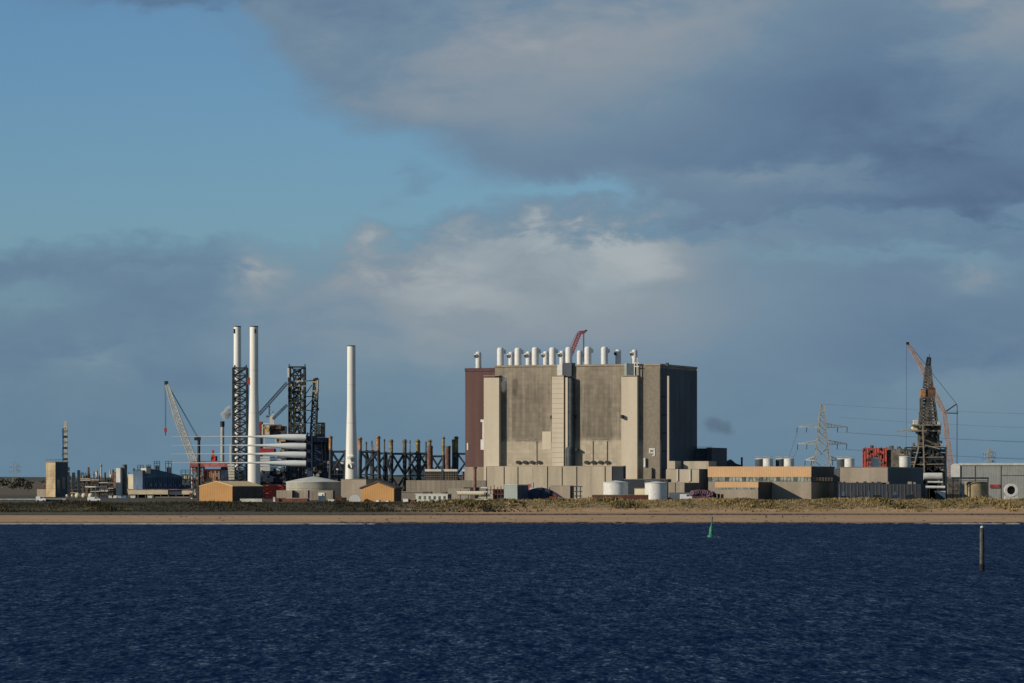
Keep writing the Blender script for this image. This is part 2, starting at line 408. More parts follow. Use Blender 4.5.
def ground_mat():
    m = bpy.data.materials.new('shore_ground'); m.use_nodes = True; t = m.node_tree; q = NG(t)
    b = t.nodes['Principled BSDF']; c = q.n('ShaderNodeTexCoord').outputs['Object']
    s = q.n('ShaderNodeSeparateXYZ'); t.links.new(c, s.inputs[0]); X, Y, Z = s.outputs
    n = q.noise(q.mapping(c, (.25, 1, 1)), .05, 6, .6); nf = q.noise(c, .35, 5, .6); nx_ = q.noise(q.mapping(c, (.15, 1, 1)), .25, 5, .6)
    sand = q.mix(q.sm(nx_, .35, .65), (.31, .195, .115, 1), (.40, .26, .155, 1))
    wet = (.16, .115, .085, 1)
    base = q.mix(q.sm(q.m('ADD', Z, q.m('MULTIPLY', q.m('SUBTRACT', n, .5), .6)), .15, .95, 1, 0), sand, wet)
    # left of the works the upper shore is grey-brown shingle and silt
    left = q.sm(q.m('ADD', X, q.m('MULTIPLY', q.m('SUBTRACT', n, .5), 90)), -85, -5, 1, 0)
    up = q.sm(q.m('ADD', Z, q.m('MULTIPLY', q.m('SUBTRACT', nx_, .5), .25)), 2.5, 2.8)
    base = q.mix(q.m('MULTIPLY', left, up), base, q.mix(q.sm(nf, .3, .7), (.075, .062, .045, 1), (.15, .125, .095, 1)))
    # tide line of stones and weed where the beach steps up
    tl = q.m('MULTIPLY', q.sm(Z, 2.55, 2.75), q.sm(Z, 3.25, 3.4, 1, 0))
    base = q.mix(q.m('MULTIPLY', tl, .75), base, (.07, .058, .045, 1))
    soil = q.mix(q.sm(nf, .35, .65), (.10, .085, .05, 1), (.28, .20, .11, 1))
    base = q.mix(q.sm(q.m('ADD', Z, q.m('MULTIPLY', q.m('SUBTRACT', nf, .5), 2.2)), 4.6, 6.4, 0, q.m('SUBTRACT', 1, q.m('MULTIPLY', left, .25))), base, soil)
    base = q.mix(q.m('MULTIPLY', left, q.sm(Z, 3.0, 4.2)), base, (.05, .047, .034, 1))
    yard = q.mix(q.sm(nf, .3, .7), (.045, .042, .032, 1), (.10, .088, .07, 1))
    base = q.mix(q.sm(Y, 1805, 1830), base, yard)
    fld = q.noise(q.mapping(c, (.3, 1, 1)), .004, 4, .5)
    field = q.mix(q.sm(fld, .42, .58), (.125, .092, .07, 1), (.10, .088, .062, 1))
    base = q.mix(q.sm(Y, 2700, 3300), base, field)
    t.links.new(base, b.inputs['Base Color']); b.inputs['Roughness'].default_value = .95; b.inputs['Specular IOR Level'].default_value = .1
    bp = q.n('ShaderNodeBump'); bp.inputs['Strength'].default_value = .5; bp.inputs['Distance'].default_value = .6
    t.links.new(nf, bp.inputs['Height']); t.links.new(bp.outputs[0], b.inputs['Normal'])
    return m
tob = struct(tb, 'ground', ground_mat(), True)

# ------------------------------------------------------------------ water
def water_mat():
    m = bpy.data.materials.new('estuary_water'); m.use_nodes = True; t = m.node_tree; q = NG(t)
    b = t.nodes['Principled BSDF']; c = q.n('ShaderNodeTexCoord').outputs['Object']
    a1 = q.noise(q.mapping(c, (1, .20, 1)), 2.3, 4, .65, .2, col=True)      # ripples
    a2 = q.noise(q.mapping(c, (1, .15, 1)), .75, 4, .65, .2, col=True)       # wavelets
    a4 = q.noise(q.mapping(c, (1, .14, 1)), .20, 4, .6, .2, col=True)        # chop
    a3 = q.noise(q.mapping(c, (1, .5, 1)), .010, 4, .55)                     # wind patches
    S_ = []
    for a in (a1, a2, a4):
        k = q.n('ShaderNodeSeparateXYZ'); t.links.new(a, k.inputs[0]); S_.append(k)
    amp = q.sm(a3, .3, .7, .88, 1.12)
    def sl(i, w, off):
        e = 0.0
        for k, w_ in zip(S_, w): e = q.m('ADD', q.m('MULTIPLY', q.m('SUBTRACT', k.outputs[i], .5), w_), e)
        if i: e = q.m('SUBTRACT', e, q.m('ADD', q.sm(S_[0].outputs[1], .46, .34, 0, .55), q.sm(S_[1].outputs[1], .43, .34, 0, .45)))
        return q.m('ADD', q.m('MULTIPLY', e, amp), off)
    cx = q.n('ShaderNodeCombineXYZ'); q.put(cx.inputs[0], sl(0, (.8, .4, .15), 0.0)); q.put(cx.inputs[1], sl(1, (1.8, 1.0, .34), -.47)); cx.inputs[2].default_value = 1
    vn = q.n('ShaderNodeVectorMath', operation='NORMALIZE'); t.links.new(cx.outputs[0], vn.inputs[0])
    t.links.new(vn.outputs[0], b.inputs['Normal'])
    b.inputs['Base Color'].default_value = (.0003, .0068, .033, 1)
    b.inputs['Roughness'].default_value = .22; b.inputs['IOR'].default_value = 1.333
    b.inputs['Specular IOR Level'].default_value = .46; b.inputs['Specular Tint'].default_value = (.62, .82, 1, 1)
    return m
wb = MB()
wx = [-14000, -3000, -600, -300, 0, 300, 600, 3000, 14000]; wy = [-4000, -500, 200, 400, 800, 1200, 1590, 1640]
wb.v = [(x, y, 0) for y in wy for x in wx]
wb.f = [(j*9+i, j*9+i+1, (j+1)*9+i+1, (j+1)*9+i) for j in range(len(wy)-1) for i in range(8)]
struct(wb, 'water', water_mat())
# rocks along the water's edge and along the tide line
def rocks(name, label, x0, x1, yfun, n, smin, smax, m):
    mb = MB(); rg = random.Random(name)
    for _ in range(n):
        x = rg.uniform(x0, x1); y = yfun(x, rg); s = rg.uniform(smin, smax)
        if wob(x, .05, .021, 3) < -.25 and rg.random() < .8: continue
        z = ground(x, y)
        mb.ball((x, y, z), s, 6, 4, (rg.uniform(1, 2.4), rg.uniform(.8, 1.6), rg.uniform(.35, .7)))
    o = mb.build(name, m); tag(o, label, 'rocks', kind='stuff'); return o
def ysh(off, sp): return lambda x, r: off+4*wob(x, .013, .006)+r.uniform(-sp, sp)
rocks('shoreline_rocks', 'broken line of black weedy rocks at the water edge of the beach', -70, 330, ysh(1602, 5), 1700, .4, 1.15, 'rock')
rocks('strand_line', 'dark thin line of stones and weed along the upper beach', -330, 330, ysh(1714.5, 1.3), 1600, .15, .4, 'rock')
# surf
rocks('scattered_beach_stones', 'scattered dark stones and weed clumps lying on the open sand', -330, 330, ysh(1650, 45), 500, .12, .4, 'rock')
sb = MB(); rg = random.Random(5)
for _ in range(240):
    x = rg.uniform(-270, -55) if rg.random() < .7 else rg.uniform(170, 270); y = 1599.5+4*wob(x, .013, .006)+rg.uniform(-4, 0); w = rg.uniform(1.5, 6)
    sb.lathe([(w*.5, .02), (w*.35, .14), (.05, .18)], 6, (0, 0)); k = len(sb.v)-18
    for i in range(k, k+18):
        a = sb.v[i]; sb.v[i] = (x+a[0]*1.6, y+a[1]*.3, a[2])
tag(sb.build('surf', mat('foam', (.55, .58, .60), .6)), 'thin white line of surf lapping the beach', 'surf', kind='stuff')

# ------------------------------------------------------------------ reactor building
RB = Fr('reactor_building', 'huge sooty concrete power station block with pale piers and maroon left end', 'power station', 495, 2010, R20)
ztop = RB.z(367.2, 0, 0); zl = RB.z(440, 30, 0)
EDGES = [(RB.u(578), 3.5), (RB.u(617), 3.5), (RB.u(511), 3.0), (RB.u(548), 3.0)]
WALLM = reactor_wall_mat(zl)
uR = RB.u(660)
wall = MB().box(0, uR, 0, 61, 0, ztop).build('concrete_wall', WALLM, RB.e)
MB().box(-.3, uR+.3, -.4, 61.3, ztop+.003, ztop+.9).build('parapet', 'concg', RB.e)
# dark cladding sheets on the right hand side; their tone also carries its shade
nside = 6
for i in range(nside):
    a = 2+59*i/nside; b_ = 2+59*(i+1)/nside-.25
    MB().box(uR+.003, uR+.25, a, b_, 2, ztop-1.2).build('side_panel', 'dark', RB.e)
MB().box(uR+2.8, uR+3.8, 2.5, 3.9, 0, RB.z(376, uR, 3)).build('side_duct', 'conc', RB.e)
for k in range(6): MB().box(uR+.26, uR+2.79, 3, 3.4, 6+k*9, 6.5+k*9).build('duct_tie', 'steel', RB.e)
# front right bay is a duller panel
RB.bx('bay_panel', mat('concrete_bay', (.185, .16, .125), .9, var=.1, scale=.1, streak=.2), 643.3, 659.8, 368.5, 498, -.35, -.003, 0)
# maroon wing
um0, um1 = RB.u(465.2, 9), RB.u(496, 9)
MB().box(um0, um1, 9, 55, 0, RB.z(368.5, um0, 9)).build('maroon_wing', 'maroon', RB.e)
MB().box(um0-.15, um1, 8.7, 8.997, RB.z(371.5, um0, 9), RB.z(368.2, um0, 9)).build('roof_band', mat('maroon_band', (.075, .03, .033), .6), RB.e)
MB().box(um0-.1, um1, 8.6, 8.997, 0, RB.z(467, um0, 9)).build('lower_wall', 'concg', RB.e)
# the white numeral on the maroon wall: a tall 1 with a foot, partly behind the pier
mb = MB(); RB.box(mb, 482.4, 484.0, 419.5, 441, 8.7, 8.95); RB.box(mb, 480.6, 482.35, 419.5, 422, 8.7, 8.95); RB.box(mb, 480.6, 486, 439.5, 449.8, 8.66, 8.69)
mb.build('numeral', 'white', RB.e)
RB.bx('ladder_door', 'white', 466.8, 468.2, 443, 450, 8.7, 8.95)
# piers
def pier(pl, pr, pt, vout, name='pier', m='conc'):
    u0, u1 = RB.u(pl, -vout), RB.u(pr, -vout)
    MB().box(u0, u1, -vout, -.003, 0, RB.z(pt, u0, -vout)).build(name, m, RB.e)
pier(483.8, 499, 377.8, 3.0); pier(552, 563.6, 376.2, 2.8); pier(621.3, 637.2, 376.5, 2.6)
pier(565.4, 567.6, 377.5, 2.4, 'pier_rib')
for a in (483.8, 552, 621.3):
    w_ = 15.2 if a != 552 else 11.6
    u0, u1 = RB.u(a-.4, -3.1), RB.u(a+w_+.3, -3.1)
    MB().box(u0, u1, -3.15, .5, RB.z(376.3, u0, 0)+.01, RB.z(375.6, u0, 0)).build('pier_cap', 'concg', RB.e)
# joints on the central pier
mb = MB()
for k in range(24):
    zz = 4+k*2.45; u0, u1 = RB.u(552.2, -2.8), RB.u(563.4, -2.8); mb.box(u0, u1, -2.84, -2.803, zz, zz+.12)
mb.build('pier_joint', 'concd', RB.e)
p = RB.P(571.2, 378, -2.2)
MB().lathe([(1.6, 0), (1.6, p[2])], 14, (p[0], -1.65)).build('downpipe', 'steel', RB.e, True)
pd = RB.P(569.8, 447, -3)
MB().lathe([(2.3, 0), (2.3, pd[2]-1), (1.9, pd[2])], 18, (pd[0], -2.35)).build('drum', 'steel', RB.e, True)
MB().box(RB.u(575, -3), RB.u(577, -3), -3, -.5, RB.z(450.5, 40, -3), RB.z(448.6, 40, -3)).build('bracket', 'steel', RB.e)
RB.bx('roof_cabin', 'pale', 557.2, 562.3, 364.6, 376, -2.2, 3, None)
RB.bx('lift_housing', 'dark', 562.5, 571.5, 362.8, 376.4, -1.9, 4, None)
RB.bx('lift_housing', 'dark', 626.8, 634, 363.6, 376.3, -1.5, 3, None)
RB.bx('cabin_wall', 'bluegrey', 624.4, 626.6, 363.2, 376.3, -1.6, 3, None)
mb = MB()
for px in (634.5, 637.2): a = RB.P(px, 357.6, -2); mb.beam((a[0], -2, a[2]), (a[0], -2, RB.z(377, a[0], -2)), .5)
a, b_ = RB.P(634.5, 363, -2), RB.P(639.3, 363, -2); mb.beam(a, b_, .5); a, b_ = RB.P(634, 366.4, -2), RB.P(639.3, 366.4, -2); mb.beam(a, b_, .6)
mb.build('roof_gantry', 'pale', RB.e)
RB.bx('roof_post', 'dark', 665.6, 667.6, 362.7, 367, 3, 5)
# cleaned patch, small boxes, vents
RB.bx('repair_panel', 'conc', 542.2, 551, 431.5, 449.5, -.12, -.003)
for px, py in ((551.2, 417), (621.4, 416.5), (574.6, 416.5)):
    RB.bx('wall_box', 'black', px-1.0, px+1.0, py-1.6, py+1.8, -4.6 if px > 600 else -1.6, -.4)
def vents(px0):
    for i in range(4):
        px = px0+i*6.9; u = RB.u(px, -.5); zz = RB.z(462.3, u, 0)
        m_ = MB(); m_.tube((u, -.9, zz), (u, -.01, zz), 1.0, n=12)
        m_.v = [((v[0]-u)*1.3+u, v[1], (v[2]-zz)*.85+zz) for v in m_.v]; o = m_.build('wall_vent', 'black', RB.e)
vents(518.3); vents(586.6)
# vertical guides (thin pipes) on the bays
mb = MB()
for px in (536.6, 592.8, 607.0):
    u = RB.u(px, -.2); MB().beam((u, -.25, RB.z(465, u)), (u, -.25, RB.z(441, u)), .28).build('rain_pipe', 'concd', RB.e)
mb = MB(); u0, u1 = RB.u(507, 0), RB.u(552, 0)
MB().box(RB.u(516.5), RB.u(536), -.2, -.003, RB.z(440.2, 10), RB.z(438.9, 10)).build('soot_ledge', 'concd', RB.e); MB().box(RB.u(592), RB.u(608), -.2, -.003, RB.z(439.6, 60), RB.z(438.4, 60)).build('soot_ledge', 'concd', RB.e)
# sign on the right bay: a white figure nine
mb = MB(); vq = -.6
RB.box(mb, 648.9, 655.0, 448.3, 449.9, vq, vq+.2); RB.box(mb, 648.9, 650.4, 450.0, 453.3, vq, vq+.2); RB.box(mb, 653.4, 655.0, 450.0, 456.0, vq, vq+.2); RB.box(mb, 650.5, 653.3, 452.2, 453.4, vq, vq+.2)
RB.box(mb, 652.2, 653.3, 455, 456.4, vq, vq+.2)
mb.build('numeral', 'pale', RB.e)
RB.bx('stair_door', 'white', 643.6, 645.2, 458, 467.3, -1.6, -.4)
RB.bx('stair_shed', 'concd', 643.8, 651.5, 467.8, 480, -1.9, -.4)
# podium in front: a row of concrete panels with dark joints
PD = Fr('podium_building', 'low concrete building of wide panels along the foot of the reactor block', 'building', 485, 2006.5, R20)
uu = [PD.u(px) for px in (486.5, 504.2, 518, 547.6, 562.2, 576.8, 605.2, 612.3)]
zt = PD.z(466.6, 0)
MB().box(uu[0]-.3, uu[-1]-.05, .35, 6, 0, zt-.4).build('wall', 'joint', PD.e)
MB().box(uu[-1]-.04, uu[-1]+.3, .4, 5.9, 0, zt-.35).build('end_wall', 'dark', PD.e)  # shade of this end put into its dark colour
for a, b_ in zip(uu[:-1], uu[1:]):
    n_ = max(1, round((b_-a)/7.3))
    for k in range(n_):
        c0 = a+(b_-a)*k/n_; c1 = a+(b_-a)*(k+1)/n_
        MB().box(c0+(.28 if k == 0 else .05), c1-(.28 if k == n_-1 else .05), 0, .34, 0, zt).build('concrete_panel', 'panel', PD.e)
MB().box(uu[0]-.3, uu[-1], .36, 6.05, zt-.39, zt+.25).build('roof', 'concg', PD.e)
RE = Fr('podium_shade_block', 'windowless dark end block standing in for the shaded podium side by the right pier of the reactor', 'building', 612.6, 1965, R20)
RE.bx('wall', 'shade', 612.9, 623.3, 466.4, 500, 0, 4, 0); RE.bx('roof', 'concg', 612.9, 623.4, 465.7, 466.3, -.1, 4.1)  # added near-black block, stands in for the podium's shaded side wall
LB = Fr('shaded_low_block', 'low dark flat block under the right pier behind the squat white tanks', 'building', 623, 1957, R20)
LB.bx('wall', 'shade', 623.6, 667.5, 479.4, 500, 0, 6, 0); LB.bx('roof', 'concd', 623.5, 667.6, 478.9, 479.3, -.1, 6.1)  # near-black wall colour holds the podium's shade

# vent stacks on the roof
def make_stack(back):
    e = bpy.data.objects.new('vent_stack', None); C.objects.link(e); tag(e, 'x', 'chimney', 'white vent stacks on the reactor roof')
    r, h = (1.45, 8.6) if back else (1.75, 10.0)
    MB().lathe([(r, 0), (r, h-1.1), (r*.9, h-.4), (r*.62, h)], 18).build('shaft', 'white', e, True)
    MB().lathe([(r*1.12, 0), (r*1.12, .7), (r*1.05, .72)], 18).build('base_ring', 'pale', e, True)
    hd = MB().tube((r*.3, 0, h-1.9), (r*1.45, 0, h-2.1), 1.2, 1.05, n=14).build('outlet', 'white', e, True)
    MB().tube((r*1.452, 0, h-2.1), (r*1.49, 0, h-2.1), .98, n=14).build('outlet_grille', 'black', hd)
    return e
sa = make_stack(False); sb_ = make_stack(True)
stk = [(478.5, 350.6, 'b', -1, 14), (500.5, 347.5, 'f', 1, 4), (511.3, 351.4, 'b', -1, 24), (518.1, 347.7, 'f', 1, 4), (528.6, 351.4, 'b', -1, 24), (535.4, 347.7, 'f', 1, 4),
       (546, 351.4, 'b', -1, 24), (552.7, 348.3, 'f', 1, 4), (562.3, 351.4, 'b', -1, 24), (568.9, 348.5, 'f', 1, 4), (579.7, 352, 'b', 1, 24), (587.9, 348.5, 'f', 1, 4),
       (604.5, 348.5, 'f', 1, 4), (618.2, 352, 'b', -1, 10), (634.6, 352, 'b', -1, 14)]
names = ['leftmost white vent stack alone on the maroon end of the roof', 'second white stack from the left, tall with nothing close behind it', 'short rear white stack, third from the left on the reactor roof',
         'tall front white stack, fourth from the left on the reactor roof', 'short rear white stack, fifth from the left on the reactor roof', 'tall front white stack, sixth from the left on the reactor roof',
         'short rear white stack, seventh from the left, left of the middle pier', 'tall front white stack directly left of the dark lift housing', 'short rear white stack just behind the dark lift housing of the middle pier',
         'tall white stack just right of the middle pier, beside the red jib foot', 'short rear white stack under the red jib head', 'tall white stack right of the red jib', 'tall white stack standing alone right of the red jib',
         'short white stack second from the right end of the roof row', 'rightmost white stack beside the rooftop gantry']
for i, (px, pt, kind, sd, v) in enumerate(stk):
    src = sb_ if kind == 'b' else sa
    u = RB.u(px, v); zz = ztop if i else RB.z(368.5, um0, 9)
    w = RB.e.matrix_basis if False else Matrix.Translation(RB.e.location) @ Matrix.Rotation(RB.r, 4, 'Z')
    P = w @ Vector((u, v, zz+.003))
    rz = (.35 if sd > 0 else pi+.62)
    if src['label'] == 'x': src.location = P; src.rotation_euler = (0, 0, rz); src['label'] = names[i]
    else:
        cp = copy_thing(src, P, rz+random.uniform(-.25, .25), names[i]); cp.scale = (1, 1, random.uniform(.975, 1.02))

# red crane jib behind the roof stacks
CR = Fr('roof_crane', 'dark red lattice jib of a crane rising behind the roof stacks of the reactor block', 'crane', 568, 2055, 0, base=G+ztop)
mb = MB(); mb.truss(CR.P(570.5, 355), CR.P(579.5, 333.5), 2.0, 1.7, 9, .5, .3); mb.truss(CR.P(579.2, 333), CR.P(585.5, 331.6), 1.6, .8, 3, .45, .3); mb.build('jib', 'redd', CR.e)
mb = MB(); mb.beam(CR.P(568, 349.5), CR.P(577.8, 331.4), .22); mb.build('pendant', 'redd', CR.e)
mb = MB(); mb.beam(CR.P(583.2, 333), CR.P(583.2, 362), .3); mb.beam(CR.P(584, 333), CR.P(584, 362), .3); mb.build('hoist_rope', 'black', CR.e)
MB().lathe([(1.6, .0), (1.6, 1.2), (.9, 1.6)], 12, (CR.u(570), 0)).build('slew_base', 'redd', CR.e)
MB().box(CR.u(585), CR.u(587.2), -.6, .6, CR.z(331.4), CR.z(329.8)).build('sheave', 'black', CR.e)

# ------------------------------------------------------------------ buildings right of the reactor
B = Fr('switch_house', 'dark block with flat roof in the shade right of the reactor side wall', 'building', 686, 2035, R20)
B.bx('wall', 'dark', 687, 706.3, 448.3, 500, 0, 20, 0); B.bx('tower_wall', 'dark', 706.5, 712, 447.6, 500, -2, 24, 0)
for k in range(3): B.bx('window', 'glass', 690+k*5, 693.2+k*5, 452.5, 456, -.15, -.003)
B.bx('roof_rail', 'steel', 687, 712, 446.9, 447.3, -1.9, -1.7)
B = Fr('gabled_store', 'low dark gabled roof peeping over the peach fronted hall', 'building', 720, 2060, 0)
z = B.z
MB().prism([(B.u(716), 0), (B.u(741), 0), (B.u(741), z(465)), (B.u(736), z(463.5)), (B.u(731), z(459.3)), (B.u(725), z(463)), (B.u(716), z(463.5))], 0, 20).build('wall', 'dark', B.e)
B.bx('post', 'steel', 741, 742.8, 457.2, 500, -1, 1, 0)
B = Fr('stepped_block', 'stepped concrete block of flat roofed units right of the reactor corner', 'building', 666, 1962, R20)
B.bx('upper_wall', 'panel', 668, 675, 461, 469, 4, 14); B.bx('upper_wall', 'panel', 683.6, 708.6, 461.2, 469, 9, 22)
for a, b_ in ((666, 677.2), (677.8, 689.6), (690.4, 699)): B.bx('concrete_panel', 'panel', a, b_, 469.3, 500, 0, .3, 0)
B.bx('wall', 'dark', 666.1, 699, 469.8, 500, .31, 18, 0)
for px in (677.5, 690): B.bx('lamp_post', 'pale', px-.4, px+.4, 469, 481, -.6, -.1)
B = Fr('low_concrete_store', 'low square concrete store in front of the stepped block', 'building', 668, 1935, R20)
for a, b_ in ((668.4, 675), (675.8, 684.4)): B.bx('concrete_panel', 'concg', a, b_, 482.2, 500, 0, .3, 0)
B.bx('wall', 'dark', 668.5, 684.4, 482.7, 500, .31, 24, 0)
B.bx('low_wall', 'dark', 669, 696, 492.5, 501, -4, -3.5, 0)
# two-level peach hall
B = Fr('peach_fronted_hall', 'long low hall with a peach coloured upper band over a strip of windows', 'building', 708, 1945, R20)
uL, uR_ = B.u(708.2), B.u(811)
zt = B.z(466.6, 25); z1 = B.z(477, 25); z2 = B.z(481.6, 25)
MB().box(uL, uR_, .4, 42, 0, zt-.3).build('wall', 'concg', B.e)
MB().box(uL-.2, uR_+.1, 0, .39, z1, zt).build('cladding_band', 'peach', B.e)
MB().box(uL, uR_+.1, .1, .39, 0, z2).build('lower_wall', 'concg', B.e)
MB().box(uR_+.003, uR_+.3, .5, 42, z2, zt-.2).build('side_shade_sheet', 'darkwall', B.e)  # dark sheet paints the shade on the hall's right side
MB().box(uL, uR_+.3, .5, 42.2, zt-.29, zt+.1).build('roof', 'concd', B.e)
n_ = 30; w_ = (uR_-uL)/n_
for k in range(n_):
    MB().box(uL+k*w_+.12, uL+(k+1)*w_-.12, .15, .38, z2+.05, z1-.05).build('window', 'greenglass' if (k*7) % 5 else 'glass', B.e)
for k in range(7):
    MB().box(uR_+.3, uR_+.34, 3+k*5.2, 6.6+k*5.2, z2+.2, z1-.1).build('window', 'glass', B.e)
A = Fr('peach_banded_annex', 'small annex with its own peach band in front of the long hall', 'building', 715, 1920, R20)
uL, uR_ = A.u(715.3), A.u(758)
zt = A.z(482, 10); z1 = A.z(487.6, 10); z2 = A.z(489.4, 10)
MB().box(uL, uR_, .4, 25, 0, zt-.3).build('wall', 'concg', A.e)
MB().box(uL-.1, uR_+.1, 0, .39, z1, zt).build('cladding_band', 'peach', A.e)
MB().box(uL, uR_, .1, .39, 0, z2).build('lower_wall', 'concg', A.e)
for k in range(12):
    w_ = (uR_-uL)/12; MB().box(uL+k*w_+.1, uL+(k+1)*w_-.1, .12, .38, z2+.04, z1-.04).build('window', 'greenglass', A.e)
MB().box(uR_+.003, uR_+.2, .5, 25, 0, zt-.1).build('side_shade_sheet', 'darkwall', A.e)  # annex side shade, painted as a dark sheet
MB().box(uL, uR_, .45, 25.1, zt-.29, zt+.05).build('roof', 'concd', A.e)
B = Fr('grey_panelled_hall', 'plain grey brown hall right of the peach fronted hall', 'building', 838, 1930, R20)
B.bx('wall', 'concg', 840, 887.6, 467.4, 500, 0, 70, 0)
uR_ = B.u(887.6); MB().box(uR_+.003, uR_+.3, .2, 69, 0, B.z(468, uR_)).build('side_shade_sheet', 'dark', B.e)  # dark sheet carries the shade of this side wall
B.bx('roof', 'concd', 839.7, 887.7, 466.9, 467.35, -.2, 70.2)
B.bx('link_wall', 'dark', 834, 839.6, 468.5, 500, 6, 30, 0)
B = Fr('shaded_low_shed', 'long low dark shed coloured as if in shade below the grey brown hall', 'building', 815, 1915, R20)
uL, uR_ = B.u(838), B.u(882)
MB().box(uL, uR_, 0, 9, 0, B.z(482.6, uL)).build('wall', 'shade', B.e); MB().box(uR_+.05, B.u(921), 0, 9, 0, B.z(484, uR_)).build('wall', 'shade', B.e)  # shade painted in: these fronts face the sun
rgs = random.Random(61)
for k in range(22): px = 839.5+k*3.6; w_ = .35; MB().box(B.u(px), B.u(px)+w_, -.22, -.004, 0, B.z(484.6, B.u(px))).build('wall_rib', 'dark', B.e)
for k in range(9): px = 842+k*8.6; B.bx('door', 'black' if k % 3 else 'navy', px, px+rgs.uniform(2, 4), 491.5, 501, -.16, -.004, 0)
for k in range(10): px = rgs.uniform(838, 915); B.bx('roof_unit', rgs.choice(['steel', 'dark', 'concd']), px, px+rgs.uniform(1.2, 4), 481.3+rgs.random(), 484.5, 1, 3)
for k, px in enumerate((846, 861, 878, 896, 911)):
    Q = Fr('parked_vehicle', ['dark van parked at the left end of the low dark shed', 'dark pickup second from the left before the low dark shed', 'navy van before the middle of the low dark shed', 'dark lorry right of the middle of the low dark shed', 'dark van before the right end of the low dark shed'][k], 'vehicle', px, 1890, 0, 'dark vehicles before the low dark shed')
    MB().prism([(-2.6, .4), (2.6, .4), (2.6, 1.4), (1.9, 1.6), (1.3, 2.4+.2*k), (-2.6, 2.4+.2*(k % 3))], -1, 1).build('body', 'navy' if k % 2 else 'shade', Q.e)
    for sx in (-1.7, 1.7): MB().tube((sx, -1.2, .45), (sx, -1.003, .45), .45, n=12).build('wheel', 'tyre', Q.e)
# roof tanks
def tank(px, py0, py1, r, Y, m, label, name='storage_tank', cap='pale', group=None, base=None, rail=True):
    T = Fr(name, label, 'tank', px, Y, 0, group, base if base is not None else G)
    h = T.z(py0); MB().lathe([(r, 0 if base is None else 0), (r, h-.3)], 28).build('shell', m, T.e, True)
    MB().lathe([(r*1.03, h-.299), (r*1.03, h), (r*.1, h+r*.14)], 28).build('lid', cap, T.e, True)
    if rail:
        mb = MB()
        for k in range(10): t = 2*pi*k/10; mb.beam((r*cos(t), r*sin(t), h), (r*cos(t), r*sin(t), h+1), .1); mb.beam((r*cos(t), r*sin(t), h+1), (r*cos(t+.628), r*sin(t+.628), h+1), .1)
        mb.build('hand_rail', 'galv', T.e)
    return T
for px, m, lab in ((760.3, 'dark', 'dark tank left of the first white tank behind the peach fronted hall'), (768, 'white', 'white round tank showing over the left half of the peach fronted hall'),
                   (780.8, 'dark', 'dark tank left of the second white tank behind the peach fronted hall'), (789, 'white', 'white round tank left of the near pylon'),
                   (842, 'dark', 'dark tank over the roof gap right of the near pylon'), (849.5, 'white', 'white round tank right of the near pylon over the roof gap'),
                   (875.6, 'white', 'white round tank standing before the red rig module'), (905, 'pale', 'pale round tank at the foot of the derrick')):
    tank(px, 458.6 if px != 905 else 456.5, 500, 2.55 if m != 'pale' else 3.0, 1992 if m == 'dark' else 1990 if px < 870 else 2035, m, lab, group='tanks behind the low halls')
# white ground tanks before the reactor
tank(615.6, 482.2, 500, 5.9, 1905, 'white', 'squat white tank before the shaded end block, left one of two', rail=False)
tank(656, 482.8, 500, 5.3, 1900, 'white', 'squat white tank near the stepped block, right one of two', rail=True)
B = Fr('tank_yard_wall', 'low red brown wall between the two squat white tanks', 'wall', 592, 1885, radians(-2)); B.bx('wall', 'brick', 592, 648.5, 495, 502, 0, 1, 0); B.bx('coping', 'concg', 592, 648.5, 494.6, 494.9, -.1, 1.1)
B = Fr('pale_hut', 'small pale hut between the two squat white tanks', 'hut', 634, 1925, R20); B.bx('wall', 'cream', 634.5, 645, 488.5, 502, 0, 6, 0); B.bx('roof', 'concg', 634.2, 645.2, 488, 488.4, -.3, 6.3)
B = Fr('pump_house', 'low concrete pump house left of the left squat white tank', 'building', 548, 1925, R20); B.bx('wall', 'concg', 550, 570, 486, 502, 0, 6, 0); B.bx('roof', 'concd', 549.7, 570.2, 485.5, 485.9, -.2, 6.2)
mb = MB()
for k in range(3): B.box(mb, 571.5+k*4.2, 572.3+k*4.2, 486, 502, 1, 1.5, 0)
B.box(mb, 571, 582, 486, 487, 1, 1.5); B.box(mb, 571, 582, 491, 492, 1, 1.5); B.box(mb, 571, 582, 495.5, 496.5, 1, 1.5); mb.build('pipe_frame', 'steel', B.e)
B = Fr('blue_grey_cabin', 'tall blue grey box cabin standing before the podium panels', 'cabin', 504, 1880, R20)
B.bx('wall', 'bluegrey', 504, 517.3, 485, 504, 0, 15, -1); uR_ = B.u(517.3); MB().box(uR_+.003, uR_+.15, .2, 14.8, -1, B.z(485.6, uR_)).build('side_shade_sheet', 'navy', B.e)  # navy sheet gives the cabin's right side its shade by colour
B.bx('roof', 'pale', 503.8, 517.5, 484.5, 484.95, -.2, 15.1)
B = Fr('red_white_skid', 'red and white machinery skid right of the blue grey cabin', 'machinery', 527, 1900, 0)
mb = MB(); 
for a in ((528, 531, 484, 493), (531.5, 534, 482.5, 491)): B.box(mb, *a, 0, 2)
mb.build('housing', 'pink', B.e); mb = MB(); B.box(mb, 529.5, 536, 487.5, 492, -.8, -.1); B.box(mb, 532, 533.2, 481.5, 487, -.8, -.1); mb.build('cover', 'white', B.e)
mb = MB()
for px in (528.5, 531.5, 534.5): B.box(mb, px, px+.6, 490, 503, 0, .5, 0)
mb.build('frame', 'steel', B.e)
B = Fr('curved_dark_hangar', 'low dark blue curved roof shelter right of the red and white skid', 'shelter', 540, 1895, 0)
pts = [(B.u(527+t*.38*1.0), B.z(498-11*sin(pi*(.15+.85*(t/100))) if False else 500-12.5*sin(pi*min(1, .25+t/100*.72)))) for t in range(0, 101, 10)]
